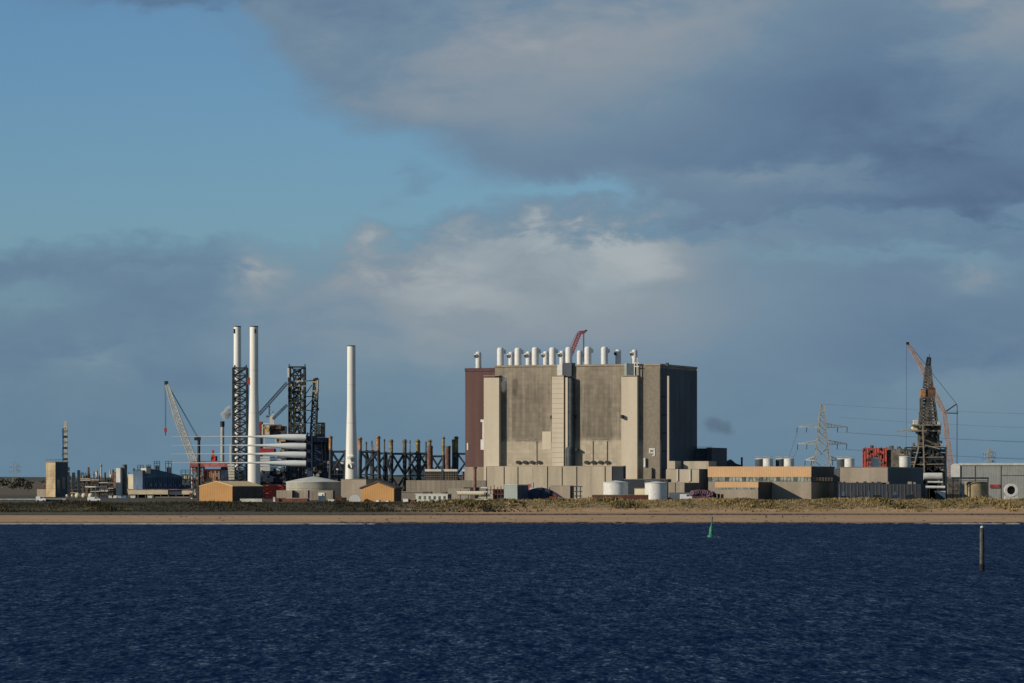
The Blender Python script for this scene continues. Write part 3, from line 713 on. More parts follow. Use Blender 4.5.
MB().prism([(B.u(527), 0)]+pts+[(B.u(565), 0)], 0, 12).build('roof', 'navy', B.e)
B.bx('vent_pipe', 'steel', 541.4, 542.2, 487, 499, -.6, -.1); B.bx('vent_pipe', 'steel', 549.2, 550, 487, 499, -.6, -.1)
B = Fr('red_tractor', 'small red machine parked before the curved shelter', 'vehicle', 553, 1880, 0)
B.bx('body', 'redd', 549.5, 556.5, 496.5, 500, -1, 1); B.bx('cab', 'redd', 553, 556, 494, 496.4, -.9, .9)
for px in (550.6, 555): MB().tube((B.u(px), -1.3, .8), (B.u(px), -1.003, .8), .8, n=12).build('wheel', 'tyre', B.e)
# purple plant and vehicles
B = Fr('purple_sheeted_plant', 'heap of purple brown sheeted plant before the peach banded annex', 'machinery', 700, 1890, 0)
rg = random.Random(3)
for k in range(9):
    px = 692+k*2.3; h = 489+abs(k-3)*.5+rg.random()*1.2
    mb = MB(); mb.tube((B.u(px), -1.5, B.z(h+2)), (B.u(px+3), 2, B.z(h+2)), 1.2, n=8); B.box(mb, px, px+2.1, h+2, 501, -1, 2, 0); mb.build('sheeted_bay', 'purple', B.e)
for k in range(3): B.bx('crate_stack', 'black', 714+k*3.5, 716.6+k*3.5, 493.5+k*.3, 502, 0, 2, 0)
def vehicle(px, Y, L, h, m, label, rot=0, cat='van', base=G):
    V_ = Fr('parked_van', label, cat, px, Y, rot, base=base)
    MB().prism([(-L/2, .5), (L/2, .5), (L/2, h*.6), (L/2-.9, h*.66), (L/2-1.5, h), (-L/2, h)], -1, 1).build('body', m, V_.e)
    MB().prism([(L/2-1.0, h*.64), (L/2-1.55, h*.95), (L/2-2.6, h*.95), (L/2-2.6, h*.64)], -1.03, 1.03).build('cab_window', 'glass', V_.e)
    for sx in (-L/2+1, L/2-1):
        for sy in (-1.02, .82): MB().tube((sx, sy, .45), (sx, sy+.2, .45), .45, n=12).build('wheel', 'tyre', V_.e)
    return V_
vehicle(686, 1870, 5.6, 3.0, 'vanw', 'white van parked left of the purple sheeted plant', base=G+.3)
vehicle(41, 1880, 4.6, 2.4, 'vanw', 'white van parked below the tan process building', base=G-.3)
vehicle(94, 1885, 6.0, 2.2, 'vanw', 'white lorry parked right of the three white spheres', base=G-.3, cat='lorry')

# ------------------------------------------------------------------ pylons and wires
def pylon(px, py_top, Y, label, arms, wids, thick, base=G):
    T = Fr('electricity_pylon', label, 'pylon', px, Y, 0, base=base)
    cx = 0.0; m_ = Y/F; H = T.z(py_top)
    def wat(z):
        for (z0, w0), (z1, w1) in zip(wids[:-1], wids[1:]):
            if z <= z1: return lerp(w0, w1, (z-z0)/(z1-z0))
        return wids[-1][1]
    levels = [0]; z_ = 0
    while z_ < H-2: z_ += max(1.4, wat(z_)*.8); levels.append(min(z_, H))
    if levels[-1] < H: levels.append(H)
    mb = MB()
    for a, b_ in zip(levels[:-1], levels[1:]):
        wa, wb_ = wat(a)/2, wat(b_)/2; A_ = [(-wa, -wa), (wa, -wa), (wa, wa), (-wa, wa)]; B_ = [(-wb_, -wb_), (wb_, -wb_), (wb_, wb_), (-wb_, wb_)]
        for i in range(4):
            j = (i+1) % 4; mb.beam((*A_[i], a), (*B_[i], b_), thick); mb.beam((*A_[i], a), (*B_[j], b_), thick*.55); mb.beam((*A_[j], a), (*B_[i], b_), thick*.55); mb.beam((*A_[i], a), (*A_[j], a), thick*.5)
    mb.build('tower', 'galv', T.e)
    ends = []
    for py, half in arms:
        z_ = T.z(py); w_ = wat(z_)/2; mb = MB()
        for sd in (-1, 1):
            L = half*m_; tip = (sd*L, 0, z_+.3)
            for sy in (-1, 1):
                mb.beam((sd*w_, sy*w_, z_), tip, thick*.8); mb.beam((sd*w_, sy*w_, z_+2.2), tip, thick*.7)
                for k in range(1, 7):
                    t = k/7; t2 = (k-.5)/7
                    a = (sd*lerp(w_, L, t), sy*w_*(1-t), lerp(z_, z_+.3, t)); b_ = (sd*lerp(w_, L, t2), sy*w_*(1-t2), lerp(z_+2.2, z_+.3, t2)); mb.beam(a, b_, thick*.45)
            ends.append((T.ox+sd*L, T.oy, base+z_-2.6)); ends.append((T.ox+sd*L*.62, T.oy, base+z_-2.6))
        mb.build('cross_arm', 'galv', T.e)
        for sd in (-1, 1):
            for f_ in (1, .62):
                L = half*m_*f_
                MB().tube((sd*L, 0, z_+.1), (sd*L-.3, 0, z_-2.7), .2, n=6).build('insulator', 'steel', T.e)
    return T, ends
H_ = 50
T1, ends = pylon(822.3, 404, 2160, 'grey lattice electricity pylon behind the long low halls', [(427.5, 25), (444.3, 24.5), (460.5, 17)], [(0, 15), (16, 10), (24, 7.2), (34, 4.6), (44, 3.4), (52, 1.2)], .58)
T2, _ = pylon(989.5, 447, 4300, 'small distant lattice pylon seen over the long grey warehouse roof', [(453, 6), (457.5, 6.5), (462, 5.5)], [(0, 8), (20, 5), (40, 2.4), (52, .8)], .55)
T3, _ = pylon(15, 461, 5200, 'tiny distant pylon on the flat land at the far left', [(466, 5), (470.5, 5)], [(0, 8), (20, 5), (40, 2.2)], .22)
wire_m = mat('wire_aluminium', (.08, .085, .09), .5)
right = [e for e in ends if e[0] > T1.ox+6][:6]+[(T1.ox, T1.oy, G+T1.z(404)), (T1.ox+12, T1.oy+40, G+T1.z(416))]
wn = ['upper outer', 'upper inner', 'middle outer', 'middle inner', 'lower outer', 'lower inner', 'topmost thin', 'rear high']
for i, e in enumerate(right):
    q = Vector((e[0]+250, e[1]-60+(i*5), e[2]-7.5+(i % 2)*1.5)); mb = MB(); prev = Vector(e)
    for k in range(1, 24):
        t = k/23; a = Vector(e).lerp(q, t); a.z -= 12*t*(1-t); mb.beam(prev, a, .12); prev = a
    tag(mb.build('power_line', wire_m), f'{wn[i]} power line running right from the near pylon behind the derrick', 'wire', 'power lines to the right of the near pylon')
left_ = [e for e in ends if e[0] < T1.ox-6]
for i, e in enumerate(left_[:3:2]):
    mb = MB(); prev = Vector(e); q = Vector((e[0]-10-2*i, e[1]+30, G+3))
    for k in range(1, 9):
        t = k/8; a = Vector(e).lerp(q, t); a.z -= 4*1.0*t*(1-t); mb.beam(prev, a, .12); prev = a
    tag(mb.build('power_line', wire_m), ('outer' if i == 0 else 'inner')+' down line dropping from the left arm of the near pylon', 'wire')

# ------------------------------------------------------------------ red module, derrick, salmon crane
B = Fr('red_rig_module', 'bright red steel rig module with dark openings behind the grey hall', 'rig module', 862, 2120, R20)
uL, uR_ = B.u(863), B.u(886.5); zt = B.z(448.3, 5); zb = B.z(470, 5)
MB().box(uL+.5, uR_+9, 1.5, 22, 6, zt-1).build('core', 'derr', B.e)
nc = 9
rgm = random.Random(77)
for r_ in range(4):
    for c_ in range(nc):
        if rgm.random() < .10: continue
        w_ = (uR_-uL)/nc; h_ = (zt-zb)/4
        MB().box(uL+c_*w_+.15, uL+(c_+1)*w_-.15, 0, 1.45, zb+r_*h_+.15, zb+(r_+1)*h_-.2).build('red_panel', 'red', B.e)
for k in range(22): x = rgm.uniform(uL, uR_-1); zq = rgm.uniform(zb, zt-1); MB().box(x, x+rgm.uniform(.5, 1.6), -.7-k*.01, -.12, zq, zq+rgm.uniform(.4, 1.6)).build('fitting', rgm.choice(['derr', 'redd', 'rust', 'black']), B.e)
mb = MB()
for c_ in range(nc+1): x = uL+c_*(uR_-uL)/nc; mb.beam((x, -.1, 0), (x, -.1, zt+(c_ % 2)*.8), .5)
for r_ in range(5): z_ = zb+r_*(zt-zb)/4; mb.beam((uL, -.1, z_), (uR_, -.1, z_), .35)
mb.build('frame', 'redd', B.e)
rg = random.Random(8); mb = MB()
for k in range(14): x = rg.uniform(uL, uR_+14); a = rg.uniform(.8, 2.4); MB().box(x, x+a, 3+k*.02, 6, zt-1-k*.02, zt+rg.uniform(-.5, 1.6)).build('roof_plant', 'derr', B.e)
B.bx('side_module', 'derr', 888, 902, 449.5, 500, 2, 14, 0)

D = Fr('drilling_derrick', 'tall tapering offshore drilling derrick on stacked decks behind the dark shed', 'derrick', 928, 2120, 0)
m_ = 2120/F
def DP(px, py, v=0): return D.P(px, py, v)
mb = MB()
mb.truss(DP(928.3, 425), DP(928, 397.5), 17.5*m_, 11*m_, 8, .95, .55); mb.truss(DP(928.3, 425), DP(928, 397.5), 7*m_, 4*m_, 9, .7, .45); mb.build('lower_frame', 'derr', D.e)
mb = MB(); mb.truss(DP(928, 388), DP(928.3, 366), 9*m_, 4.6*m_, 7, .75, .42); mb.build('upper_frame', 'derr', D.e)
mb = MB(); mb.truss(DP(928.3, 364), DP(929, 357.5), 4.2*m_, 3.2*m_, 2, .6, .4); mb.beam(DP(929, 358), DP(929.5, 354), .3); D.box(mb, 926.2, 931, 363.6, 365.6, -1.2, 1.2); mb.build('crown_block', 'black', D.e)
D.bx('monkey_board', 'topor', 920.8, 925.6, 389, 397.2, -3, 1); D.bx('racking_board', 'rust', 926, 935.5, 387.6, 396.8, -2.4, 2.6)
mb = MB(); D.box(mb, 924, 926.5, 357, 366, 0, .3) if False else None
mb.beam(DP(926, 398), DP(926, 424), 1.0); mb.beam(DP(930.5, 398), DP(931, 424), .8); mb.build('travelling_block', 'cream', D.e)
mb = MB(); D.box(mb, 919.6, 923.2, 398, 412, -4.2, -4); D.box(mb, 918.8, 923, 412, 424, -4.6, -4.4); mb.build('wind_wall', 'derr', D.e)
rg = random.Random(12)
for k in range(16):
    px = rg.uniform(889, 916); py = rg.uniform(448, 466); D.bx('module', rg.choice(['derr', 'derr', 'steel', 'rust']), px, px+rg.uniform(2, 6), py, 471, 2+rg.random()*3, 8)
mb = MB(); D.box(mb, 911.5, 941.5, 424.6, 425.6, -8, 8); D.box(mb, 911.5, 940.5, 430.2, 431.4, -8, 8); D.box(mb, 914, 944, 446.2, 447.6, -9, 9)
for k in range(12): px = 912+k*2.6; mb.beam(DP(px, 421.8, -8), DP(px, 425, -8), .25)
mb.beam(DP(912, 421.8, -8), DP(941, 421.8, -8), .22); mb.build('drill_floor', 'concg', D.e)
mb = MB(); D.box(mb, 913.6, 918, 420, 424.5, -6, -2); D.box(mb, 937.5, 939.6, 421.5, 424.5, -6, -3); mb.build('cabin', 'white', D.e)
mb = MB(); D.box(mb, 913, 925, 425.7, 430, -6, 4); mb.build('deck_house', 'cream', D.e)
mb = MB(); D.box(mb, 925.2, 941, 425.7, 431, -5, 5); D.box(mb, 919.5, 939.5, 431.5, 446, -5, 6); D.box(mb, 923, 941, 447.7, 470, -6, 7, 0); mb.build('substructure', 'derr', D.e)
mb = MB()
for px0, px1 in ((905, 919), (919, 933), (933, 946)):
    for p0, p1 in ((447.6, 459), (459, 472)):
        mb.beam(DP(px0, p0, -9), DP(px1, p1, -9), .5); mb.beam(DP(px1, p0, -9), DP(px0, p1, -9), .5); mb.beam(DP(px0, p0, -9), DP(px0, 500, -9), .7); mb.beam(DP(px0, p0, -9), DP(px1, p0, -9), .8)
mb.beam(DP(946, 447, -9), DP(946, 500, -9), .8); mb.build('bracing', 'steel', D.e)
mb = MB(); mb.beam(DP(922.7, 425, -10), DP(924.3, 472, -10), .7); mb.beam(DP(918.5, 447, -10), DP(913, 470, -10), .7); mb.beam(DP(925, 445, -10), DP(940, 449, -10), .6)
for py in (457, 464): mb.beam(DP(905, py+.5, -9.6), DP(944, py, -9.6), .45)
mb.build('stair_tower', 'concg', D.e)
for k in range(26):
    px = rg.uniform(902, 944); py = rg.uniform(449, 470); w_ = rg.uniform(1.5, 4.5); h_ = rg.uniform(1.5, 5)
    D.bx('module', rg.choice(['derr', 'derr', 'steel', 'rust', 'cream', 'concd']), px, px+w_, py, py+h_, -8-rg.random(), -3)
mb = MB(); mb.truss(DP(912, 430.5, -4), DP(897, 431.5, -4), 1.3, .5, 8, .35, .2); mb.beam(DP(901, 433, -4), DP(898.5, 439, -4), .3); mb.build('flare_boom', 'galv', D.e)
D.bx('main_deck', 'derr', 900, 947, 468, 500, -6, 12, 0); D.bx('upper_deck', 'derr', 900, 946, 449, 452, -7, 10); D.bx('deck_block', 'steel', 902, 946.5, 453, 468, 0, 11)
for k in range(30):
    px = rg.uniform(912, 942); py = rg.uniform(424, 447); D.bx('module', rg.choice(['derr', 'derr', 'steel', 'steel', 'concd']), px, px+rg.uniform(1.2, 3.5), py, py+rg.uniform(1.2, 3.5), -8.6+rg.random(), -4)

K_ = Fr('salmon_crawler_crane', 'tall salmon pink lattice boom crane leaning left behind the derrick', 'crane', 951, 2170, 0)
mb = MB(); mb.truss(K_.P(952, 478), K_.P(944.5, 413), 5.4*.54, 3.6*.54, 22, .36, .2); mb.build('mast', 'salmon', K_.e)
mb = MB(); mb.truss(K_.P(944.5, 413), K_.P(922, 368), 3.8*.54, 4.6*.54, 16, .36, .2); mb.truss(K_.P(922, 368), K_.P(907.6, 343.6), 4.4*.54, 1.6*.54, 10, .36, .22); mb.build('jib', 'salmon', K_.e)
mb = MB(); mb.beam(K_.P(944.5, 412.5), K_.P(956.6, 404), .7); mb.beam(K_.P(944.5, 413), K_.P(958, 413.3), .6); mb.build('strut', 'black', K_.e)
mb = MB(); mb.beam(K_.P(908.6, 343.4), K_.P(956.6, 404), .24); mb.beam(K_.P(956.6, 404), K_.P(957.3, 413), .2)
for d_ in (0, .9): mb.beam(K_.P(957+d_*.6, 405), K_.P(956.3+d_*1.5, 470), .18)
mb.build('pendant', 'black', K_.e)
mb = MB(); mb.beam(K_.P(906.6, 344), K_.P(906.2, 447), .16); mb.build('hoist_rope', 'black', K_.e)
K_.bx('jib_head', 'black', 906.4, 909.3, 342, 344.4, -.8, .8); K_.bx('machine_house', 'derr', 948, 960, 484, 494, -3, 3); 
for s_ in (-4, 2.4): K_.bx('track', 'tyre', 946, 962, 494, 500, s_, s_+1.5, 0)

# long warehouse on the right
B = Fr('long_grey_warehouse', 'long grey warehouse with a pale roof edge and white rounded end at the right', 'warehouse', 951, 2080, radians(-6))
uL, uR_ = B.u(960), B.u(1090); zt = B.z(465.3, 20)
npan = 11
for k in range(npan):
    a = uL+(uR_-uL)*k/npan; b_ = uL+(uR_-uL)*(k+1)/npan
    MB().box(a+.02, b_-.02, 0, .35, 0, zt).build('wall_panel', 'shedgrey', B.e)
MB().box(uL, uR_, .36, 40, 0, zt-.2).build('wall', 'shedgrey', B.e)
MB().prism([(uL-.5, zt+.003), (uR_, zt+.003), (uR_, zt+1.2), (uL-.5, zt+1.2)], -.5, 40).build('roof', 'pale', B.e)
u0 = B.u(951); pts = [(u0, B.z(477))]+[(u0+(uL-u0)*(.5-.5*cos(pi*t/8)), B.z(466.5)+1.6*sin(pi*t/8)) for t in range(9)]+[(uL, B.z(477))]
MB().prism(pts, -.6, 20).build('end_bay', 'white', B.e)
mb = MB()
for px in (974.5, 1000.3): mb.beam(B.P(px, 465, -.3), B.P(px, 499, -.3), .22)
mb.beam(B.P(1000, 475, -.3), B.P(1060, 475.5, -.3), .2); mb.build('drain_pipe', 'concd', B.e)
MB().box(B.u(990), B.u(1000), -.5, -.05, B.z(488), B.z(484.5)).build('sign_board', 'redd', B.e)
B = Fr('concrete_settling_tank', 'round tan concrete tank under a dark gantry before the grey warehouse', 'tank', 976, 1960, 0)
MB().lathe([(5.6, 0), (5.6, B.z(482)), (5.2, B.z(481.6))], 28).build('shell', mat('tan_tank', (.26, .21, .13), .9), B.e, True)
mb = MB()
for px in (953, 961, 988): mb.beam(B.P(px, 478, -6.5), B.P(px, 501, -6.5), .6)
B.box(mb, 952, 989, 477.3, 479, -7, -5.8); B.box(mb, 952, 989, 480.4, 480.9, -7, -6.6); mb.build('gantry', 'steel', B.e)
B = Fr('white_fan_ring', 'white round duct mouth with a dark opening before the grey warehouse', 'duct', 1011, 1950, 0)
zc = B.z(490.2)
mb = MB(); n = 28; ri, ro = 4.3*.4875, 6.6*.4875
for k in range(n):
    t0, t1 = 2*pi*k/n, 2*pi*(k+1)/n
    q_ = [(r_*cos(t), y_, zc+r_*sin(t)) for y_ in (-1.2, 2) for r_ in (ri, ro) for t in (t0, t1)]
    mb.add(q_, [(0, 1, 3, 2), (2, 3, 7, 6), (0, 4, 5, 1), (4, 6, 7, 5)])
mb.build('ring', 'white', B.e); MB().tube((0, 1.2, zc), (0, 1.9, zc), ri*.98, n=24).build('grille', 'black', B.e)
B.bx('base', 'pale', 1005, 1018, 495.5, 502, -1, 2, 0)
B = Fr('grey_silencer_tank', 'pale horizontal tank lying below the derrick decks', 'tank', 932, 2000, 0)
MB().tube((B.u(923.5), 0, B.z(476.5)), (B.u(942), 0, B.z(476.5)), 1.9, n=16).build('shell', 'pale', B.e, True)
for px in (926, 938): B.bx('saddle', 'concd', px, px+1.6, 478, 500, -1, 1, 0)
B = Fr('white_footbridge', 'white pipe bridge with round ends below the pale horizontal tank', 'pipe bridge', 930, 1925, 0)
MB().tube((B.u(913), 0, B.z(487)), (B.u(945), 0, B.z(487.3)), .7, n=10).build('pipe', 'white', B.e, True)
MB().ball((B.u(914), 0, B.z(487.8)), .95, 12, 8).build('end_valve', 'white', B.e, True)
MB().tube((B.u(928), 1, B.z(482)), (B.u(943), 1, B.z(482.2)), .5, n=10).build('pipe', 'pale', B.e, True)
for px in (920, 929, 937, 944): B.bx('support', 'steel', px, px+.7, 487, 502, -.2, .2, 0)
B = Fr('white_wedge_roof', 'white triangular roof end beside the settling tank gantry', 'shed', 938, 1910, 0)
MB().prism([(B.u(935), B.z(491)), (B.u(945.5), B.z(491)), (B.u(945.5), B.z(499))], 0, 4).build('roof', 'white', B.e); B.bx('wall', 'dark', 936, 945.4, 491.5, 502, .5, 3.5, 0)

exec_parts = []
# ------------------------------------------------------------------ middle left: sheds, tanks, walls
def gable(name, label, pl, papex, pr, pside, py_e, py_a, Y, wallm, roofm, sidem, roofend=None, rot=R20, base_py=503, over=.5, rt=.35):
    B = Fr(name, label, 'shed', pl, Y, rot)
    u0, ua, u1 = 0, B.u(papex), B.u(pr); ze, za = B.z(py_e), B.z(py_a); dep = B.vs(pside, u1)
    MB().prism([(u0, -1), (u1, -1), (u1, ze), (ua, za), (u0, ze)], 0, .3).build('gable_wall', wallm, B.e)
    MB().box(u1-.05, u1+.25, .31, dep, -1, ze-.05).build('side_wall', sidem, B.e)  # dark side material already contains the shade of the long side
    MB().box(u0+.1, u1-.06, .31, dep, -1, ze-.2).build('inner_wall', sidem, B.e)
    for s_, (a, b_) in enumerate((((u0-over, ze-over*.4), (ua, za)), ((ua, za), (u1+over, ze-over*.4)))):
        MB().prism([(a[0], a[1]+.02), (b_[0], b_[1]+.02), (b_[0], b_[1]+rt), (a[0], a[1]+rt)], -over*.6, dep+.3).build('roof_slope', roofm, B.e)
    return B
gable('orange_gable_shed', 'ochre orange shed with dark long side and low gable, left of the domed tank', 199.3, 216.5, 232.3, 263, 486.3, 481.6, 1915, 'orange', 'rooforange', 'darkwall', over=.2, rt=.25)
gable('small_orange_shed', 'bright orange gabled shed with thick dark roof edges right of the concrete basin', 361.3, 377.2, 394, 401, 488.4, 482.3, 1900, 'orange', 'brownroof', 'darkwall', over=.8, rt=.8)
B = Fr('domed_storage_tank', 'wide low grey storage tank with shallow cone roof between the orange sheds', 'tank', 313.5, 1990, 0)
r_ = 27.5*1990/F
h_ = B.z(482.5)
for k in range(3):
    MB().lathe([(r_-.02*k, h_*k/3+.03), (r_-.02*k, h_*(k+1)/3-.03)], 48).build('shell_course', 'tanks', B.e, True)
MB().lathe([(r_+.2, h_-.02), (r_+.2, h_+.4), (r_*.5, h_+1.9), (.4, h_+3.0)], 48).build('cone_roof', 'domew', B.e, True)
mb = MB(); mb.beam((0, 0, h_+3), (0, 0, h_+4.4), .4); mb.build('vent', 'galv', B.e)
B = Fr('concrete_basin', 'square concrete basin wall right of the domed tank', 'wall', 340.5, 1960, R20); B.bx('wall', 'concg', 341, 366, 479.6, 502, 0, 22, 0); B.bx('coping', 'concd', 340.8, 366.2, 479, 479.5, -.2, 22.2)
B = Fr('long_concrete_wall', 'long ribbed concrete wall below the steel jackets', 'wall', 405, 2010, radians(-5))
u0, u1 = B.u(406), B.u(486); n_ = 16
for k in range(n_): MB().box(u0+(u1-u0)*k/n_+.05, u0+(u1-u0)*(k+1)/n_-.05, 0, .5, 0, B.z(480.3, 20)).build('wall_panel', 'concg', B.e)
MB().box(u0, u1, .51, 6, 0, B.z(480.8, 20)).build('wall', 'concd', B.e)
B = Fr('low_terrace_wall', 'low pale terrace wall left of the white windowed cabin', 'wall', 401, 1960, 0)
B.bx('wall', 'concg', 401.5, 420, 492, 503, 0, 5, 0); B.bx('wall', 'panel', 448, 470, 488.5, 503, 0, 5, 0); B.bx('coping', 'panel', 401, 420.5, 491.4, 491.95, -.3, 5.2)
# cooler blocks with dark louvre grids
lb = [(425, 441, 'left'), (443.5, 457, 'middle'), (462.5, 478, 'right')]
for a, b_, w_ in lb:
    B = Fr('cooler_bank', f'{w_} bank of white topped coolers with dark grids above the long concrete wall', 'cooler', a, 2030, radians(-5), 'cooler banks behind the long concrete wall')
    B.bx('core', 'black', a, b_, 471.6, 481, .4, 5, 0); B.bx('fascia', 'white', a-.2, b_+.2, 469.2, 471.4, 0, 5.2)
    mb = MB()
    n_ = 8
    for k in range(n_+1): px = a+(b_-a)*k/n_; B.box(mb, px-.2, px+.2, 471.5, 481, .05, .38)
    for k in range(1, 4): B.box(mb, a, b_, 471.6+k*2.4, 472.0+k*2.4, .1, .3)
    mb.build('grid', 'concd', B.e)
for i, (a, b_, pt, nm) in enumerate(((427.2, 432.8, 446, 'left'), (445.2, 450.6, 446, 'right'))):
    B = Fr('rusty_pile', f'{nm} thick rusty brown pile standing among the jackets', 'pile', (a+b_)/2, 2080, 0)
    r_ = (b_-a)/2*2080/F; zz = B.z(pt); MB().lathe([(r_, 0), (r_, zz)], 18).build('shaft', 'rust', B.e, True); MB().lathe([(r_*1.08, zz-.9), (r_*1.08, zz+.02), (r_*.8, zz+.03)], 18).build('collar', 'derr', B.e, True)
B = Fr('brown_flue', 'thin brown flue before the cooler banks at the left foot of the reactor block', 'chimney', 475, 1985, 0)
MB().lathe([(.75, 0), (.75, B.z(468.4)), (1.1, B.z(468.3)), (1.1, B.z(467))], 12).build('shaft', 'rust', B.e, True)
B.bx('shed', 'brownroof', 463.5, 479.5, 487.3, 491, 0, 5)
B.bx('shed_wall', 'concd', 464.5, 479, 491.2, 502, .3, 4.8, 0)
B = Fr('white_windowed_cabin', 'long white cabin with six dark windows right of the bright orange shed', 'cabin', 415.5, 1885, R20)
u0, u1 = 0, B.u(447.5); zt = B.z(494.3, 8)
MB().box(u0, u1, .2, 5, -1, zt-.1).build('wall', 'cabinw', B.e)
MB().prism([(u0-.2, zt-.1), (u1+.2, zt-.1), (u1+.2, zt+.25), (u0-.2, zt+.25)], 0, 5.2).build('roof', 'pale', B.e)
for k in range(6):
    c_ = u0+(u1-u0)*(k+.85)/6.5; o = MB().box(c_-.55, c_+.55, .08, .195, .7, zt-.8).build('window', 'glass', B.e); MB().box(c_-.65, c_+.65, .02, .19, .45, .66).build('sill', 'white', o)
MB().box(u1+.003, u1+.1, .3, 4.9, -1, zt-.15).build('end_wall', 'dark', B.e)  # dark end colour includes the shade on this face
MB().box(3, 7.5, 1, 3, zt+.26, zt+1.2).build('roof_unit', 'brownroof', B.e); MB().box(13, 15, 1, 3, zt+.26, zt+1.1).build('roof_unit', 'brownroof', B.e)
B = Fr('white_process_shed', 'white rounded store showing through the jackets above the long wall', 'building', 416, 2260, 0)
B.bx('wall', 'cream', 409, 416, 468, 500, 1.3, 14, 0); pts = [(B.u(423)+B.u(430)*0+(r_*cos(t)), B.z(471)+r_*.45*sin(t)) for r_ in (7.4,) for t in [pi*k/10 for k in range(11)]]
MB().prism(pts+[(B.u(423)-7.4, 0), (B.u(423)+7.4, 0)], 0, 16).build('round_store', 'white', B.e); B.bx('wall', 'white', 438, 452, 466, 500, 2, 10, 0)
# white pipes before the reactor's left foot
B = Fr('white_pipe_rack', 'stack of white pipes and trays at the left foot of the reactor block', 'pipe rack', 472, 1905, radians(-4))
for k, (a, b_, py, r_) in enumerate(((457.5, 484, 493.8, .75), (456.5, 487, 492, .4), (472, 489, 499.9, .55), (477, 491, 497.3, .5), (481, 492, 495.2, .45), (480.5, 487, 488, .5))):
    MB().tube((B.u(a), k*.4, B.z(py)), (B.u(b_), k*.4, B.z(py)), r_, n=8).build('pipe', 'pipew' if k % 3 else 'cream', B.e, True)
for px in (460, 468, 477, 486): B.bx('support', 'steel', px, px+.7, 490, 503, .6, 1, 0)
mb = MB()
for k in range(5): px = 487+k*3.4; B.box(mb, px, px+.7, 487-(k % 3), 503, 2, 2.5, 0)
B.box(mb, 486, 504, 489.5, 490.3, 2, 2.5); B.box(mb, 486, 504, 494, 494.8, 2, 2.5); mb.build('frame', 'brick', B.e)
B.bx('tank_block', 'navy', 493, 504, 489, 503, 3, 8, 0)
# containers by the domed tank
CT = Fr('shipping_container', 'grey shipping container at the left under the domed tank', 'container', 276.5, 1885, R20, 'containers along the dune')
def container(label, pl, pr, pt, pb, m, Y=1885):
    B = Fr('shipping_container', label, 'container', pl, Y, R20, 'containers along the dune')
    u0, u1 = 0, B.u(pr); z0, z1 = B.z(pb), B.z(pt)
    MB().box(u0, u1, 0, 2.5, z0, z1).build('shell', m, B.e); mb = MB()
    k = u0
    while k < u1: mb.box(k, k+.25, -.08, -.003, z0+.15, z1-.15); k += .7
    mb.build('rib', m, B.e); MB().box(u1+.003, u1+.08, .1, 2.4, z0+.1, z1-.1).build('door', 'dark', B.e)
    return B
C.objects.unlink(CT.e); bpy.data.objects.remove(CT.e)
container('long red brown container under the grey ones, lowest in the row', 276.5, 307.5, 498.3, 502.6, 'brick', 1880)
container('upper grey container on the left over the long red brown one', 276.5, 291.8, 490.3, 498, 'concg', 1882)
container('upper grey container on the right over the long red brown one', 292.2, 307.6, 490.3, 498, 'concg', 1882)
container('dull grey container right of the stack, behind a white cab', 310.5, 333, 490.5, 500, 'concd', 1895)
B = Fr('white_cab_unit', 'small white cab unit with a dark window before the domed tank', 'cabin', 321, 1885, R20); B.bx('wall', 'white', 318.3, 324.3, 492.7, 499, 0, 2.5, 0); B.bx('window', 'glass', 322, 323.3, 493.8, 496.5, -.08, -.003)
B = Fr('white_gate_post', 'white upright post left of the red brown container', 'post', 274, 1878, 0); B.bx('post', 'white', 273.1, 275.1, 497.5, 504, -.4, .4, -1); B.bx('cap', 'pale', 272.9, 275.3, 497, 497.4, -.5, .5)
B = Fr('white_tent', 'white rounded tent left of the bright orange shed', 'tent', 355, 1892, 0)
pts = [(B.u(355)+2.7*cos(pi*k/8)*1.0, B.z(499)+2.0*sin(pi*k/8)) for k in range(9)]
MB().prism(pts+[(B.u(355)-2.7, -.5), (B.u(355)+2.7, -.5)], 0, 5).build('canopy', 'white', B.e)
B = Fr('brown_wagon', 'small red brown wagon left of the white tent', 'vehicle', 341, 1888, 0); B.bx('body', 'brick', 336.5, 341.5, 496, 500.5, -1, 1); B.bx('cab', 'black', 341.7, 346.5, 497.5, 500.5, -1, 1)
for px in (338, 345): MB().tube((B.u(px), -1.2, B.z(500.8)), (B.u(px), -1.003, B.z(500.8)), .5, n=10).build('wheel', 'tyre', B.e)
# small yard clutter: low sheds and bollards along the dune's land side, each its own thing
rg = random.Random(21)
clut = [(240, 'low galvanised bin row before the dark side of the ochre shed', 'galv', 262, 499),
        (328, 'low white crate right of the white cab unit', 'pale', 334, 499.5), (403, 'grey crate right of the bright orange shed', 'pale', 408, 499), (409, 'long dark crate left of the white windowed cabin', 'brick', 415, 499.6),
        (451, 'low pink brown crate right of the white windowed cabin', 'pink', 462, 500), (537, 'low grey crate before the curved dark shelter', 'pale', 543, 500), (376, 'white drum at the foot of the bright orange shed', 'white', 379, 500.3), (386, 'white drum at the right foot of the bright orange shed', 'white', 388.4, 500.8)]
for a, lab, m, b_, pt in clut:
    B = Fr('yard_crate', lab, 'crate', a, 1872, R20); B.bx('shell', m, a, b_, pt, 503, 0, 2.2, -.5); B.bx('lid', 'galv', a-.2, b_+.2, pt-.35, pt-.05, -.1, 2.3)

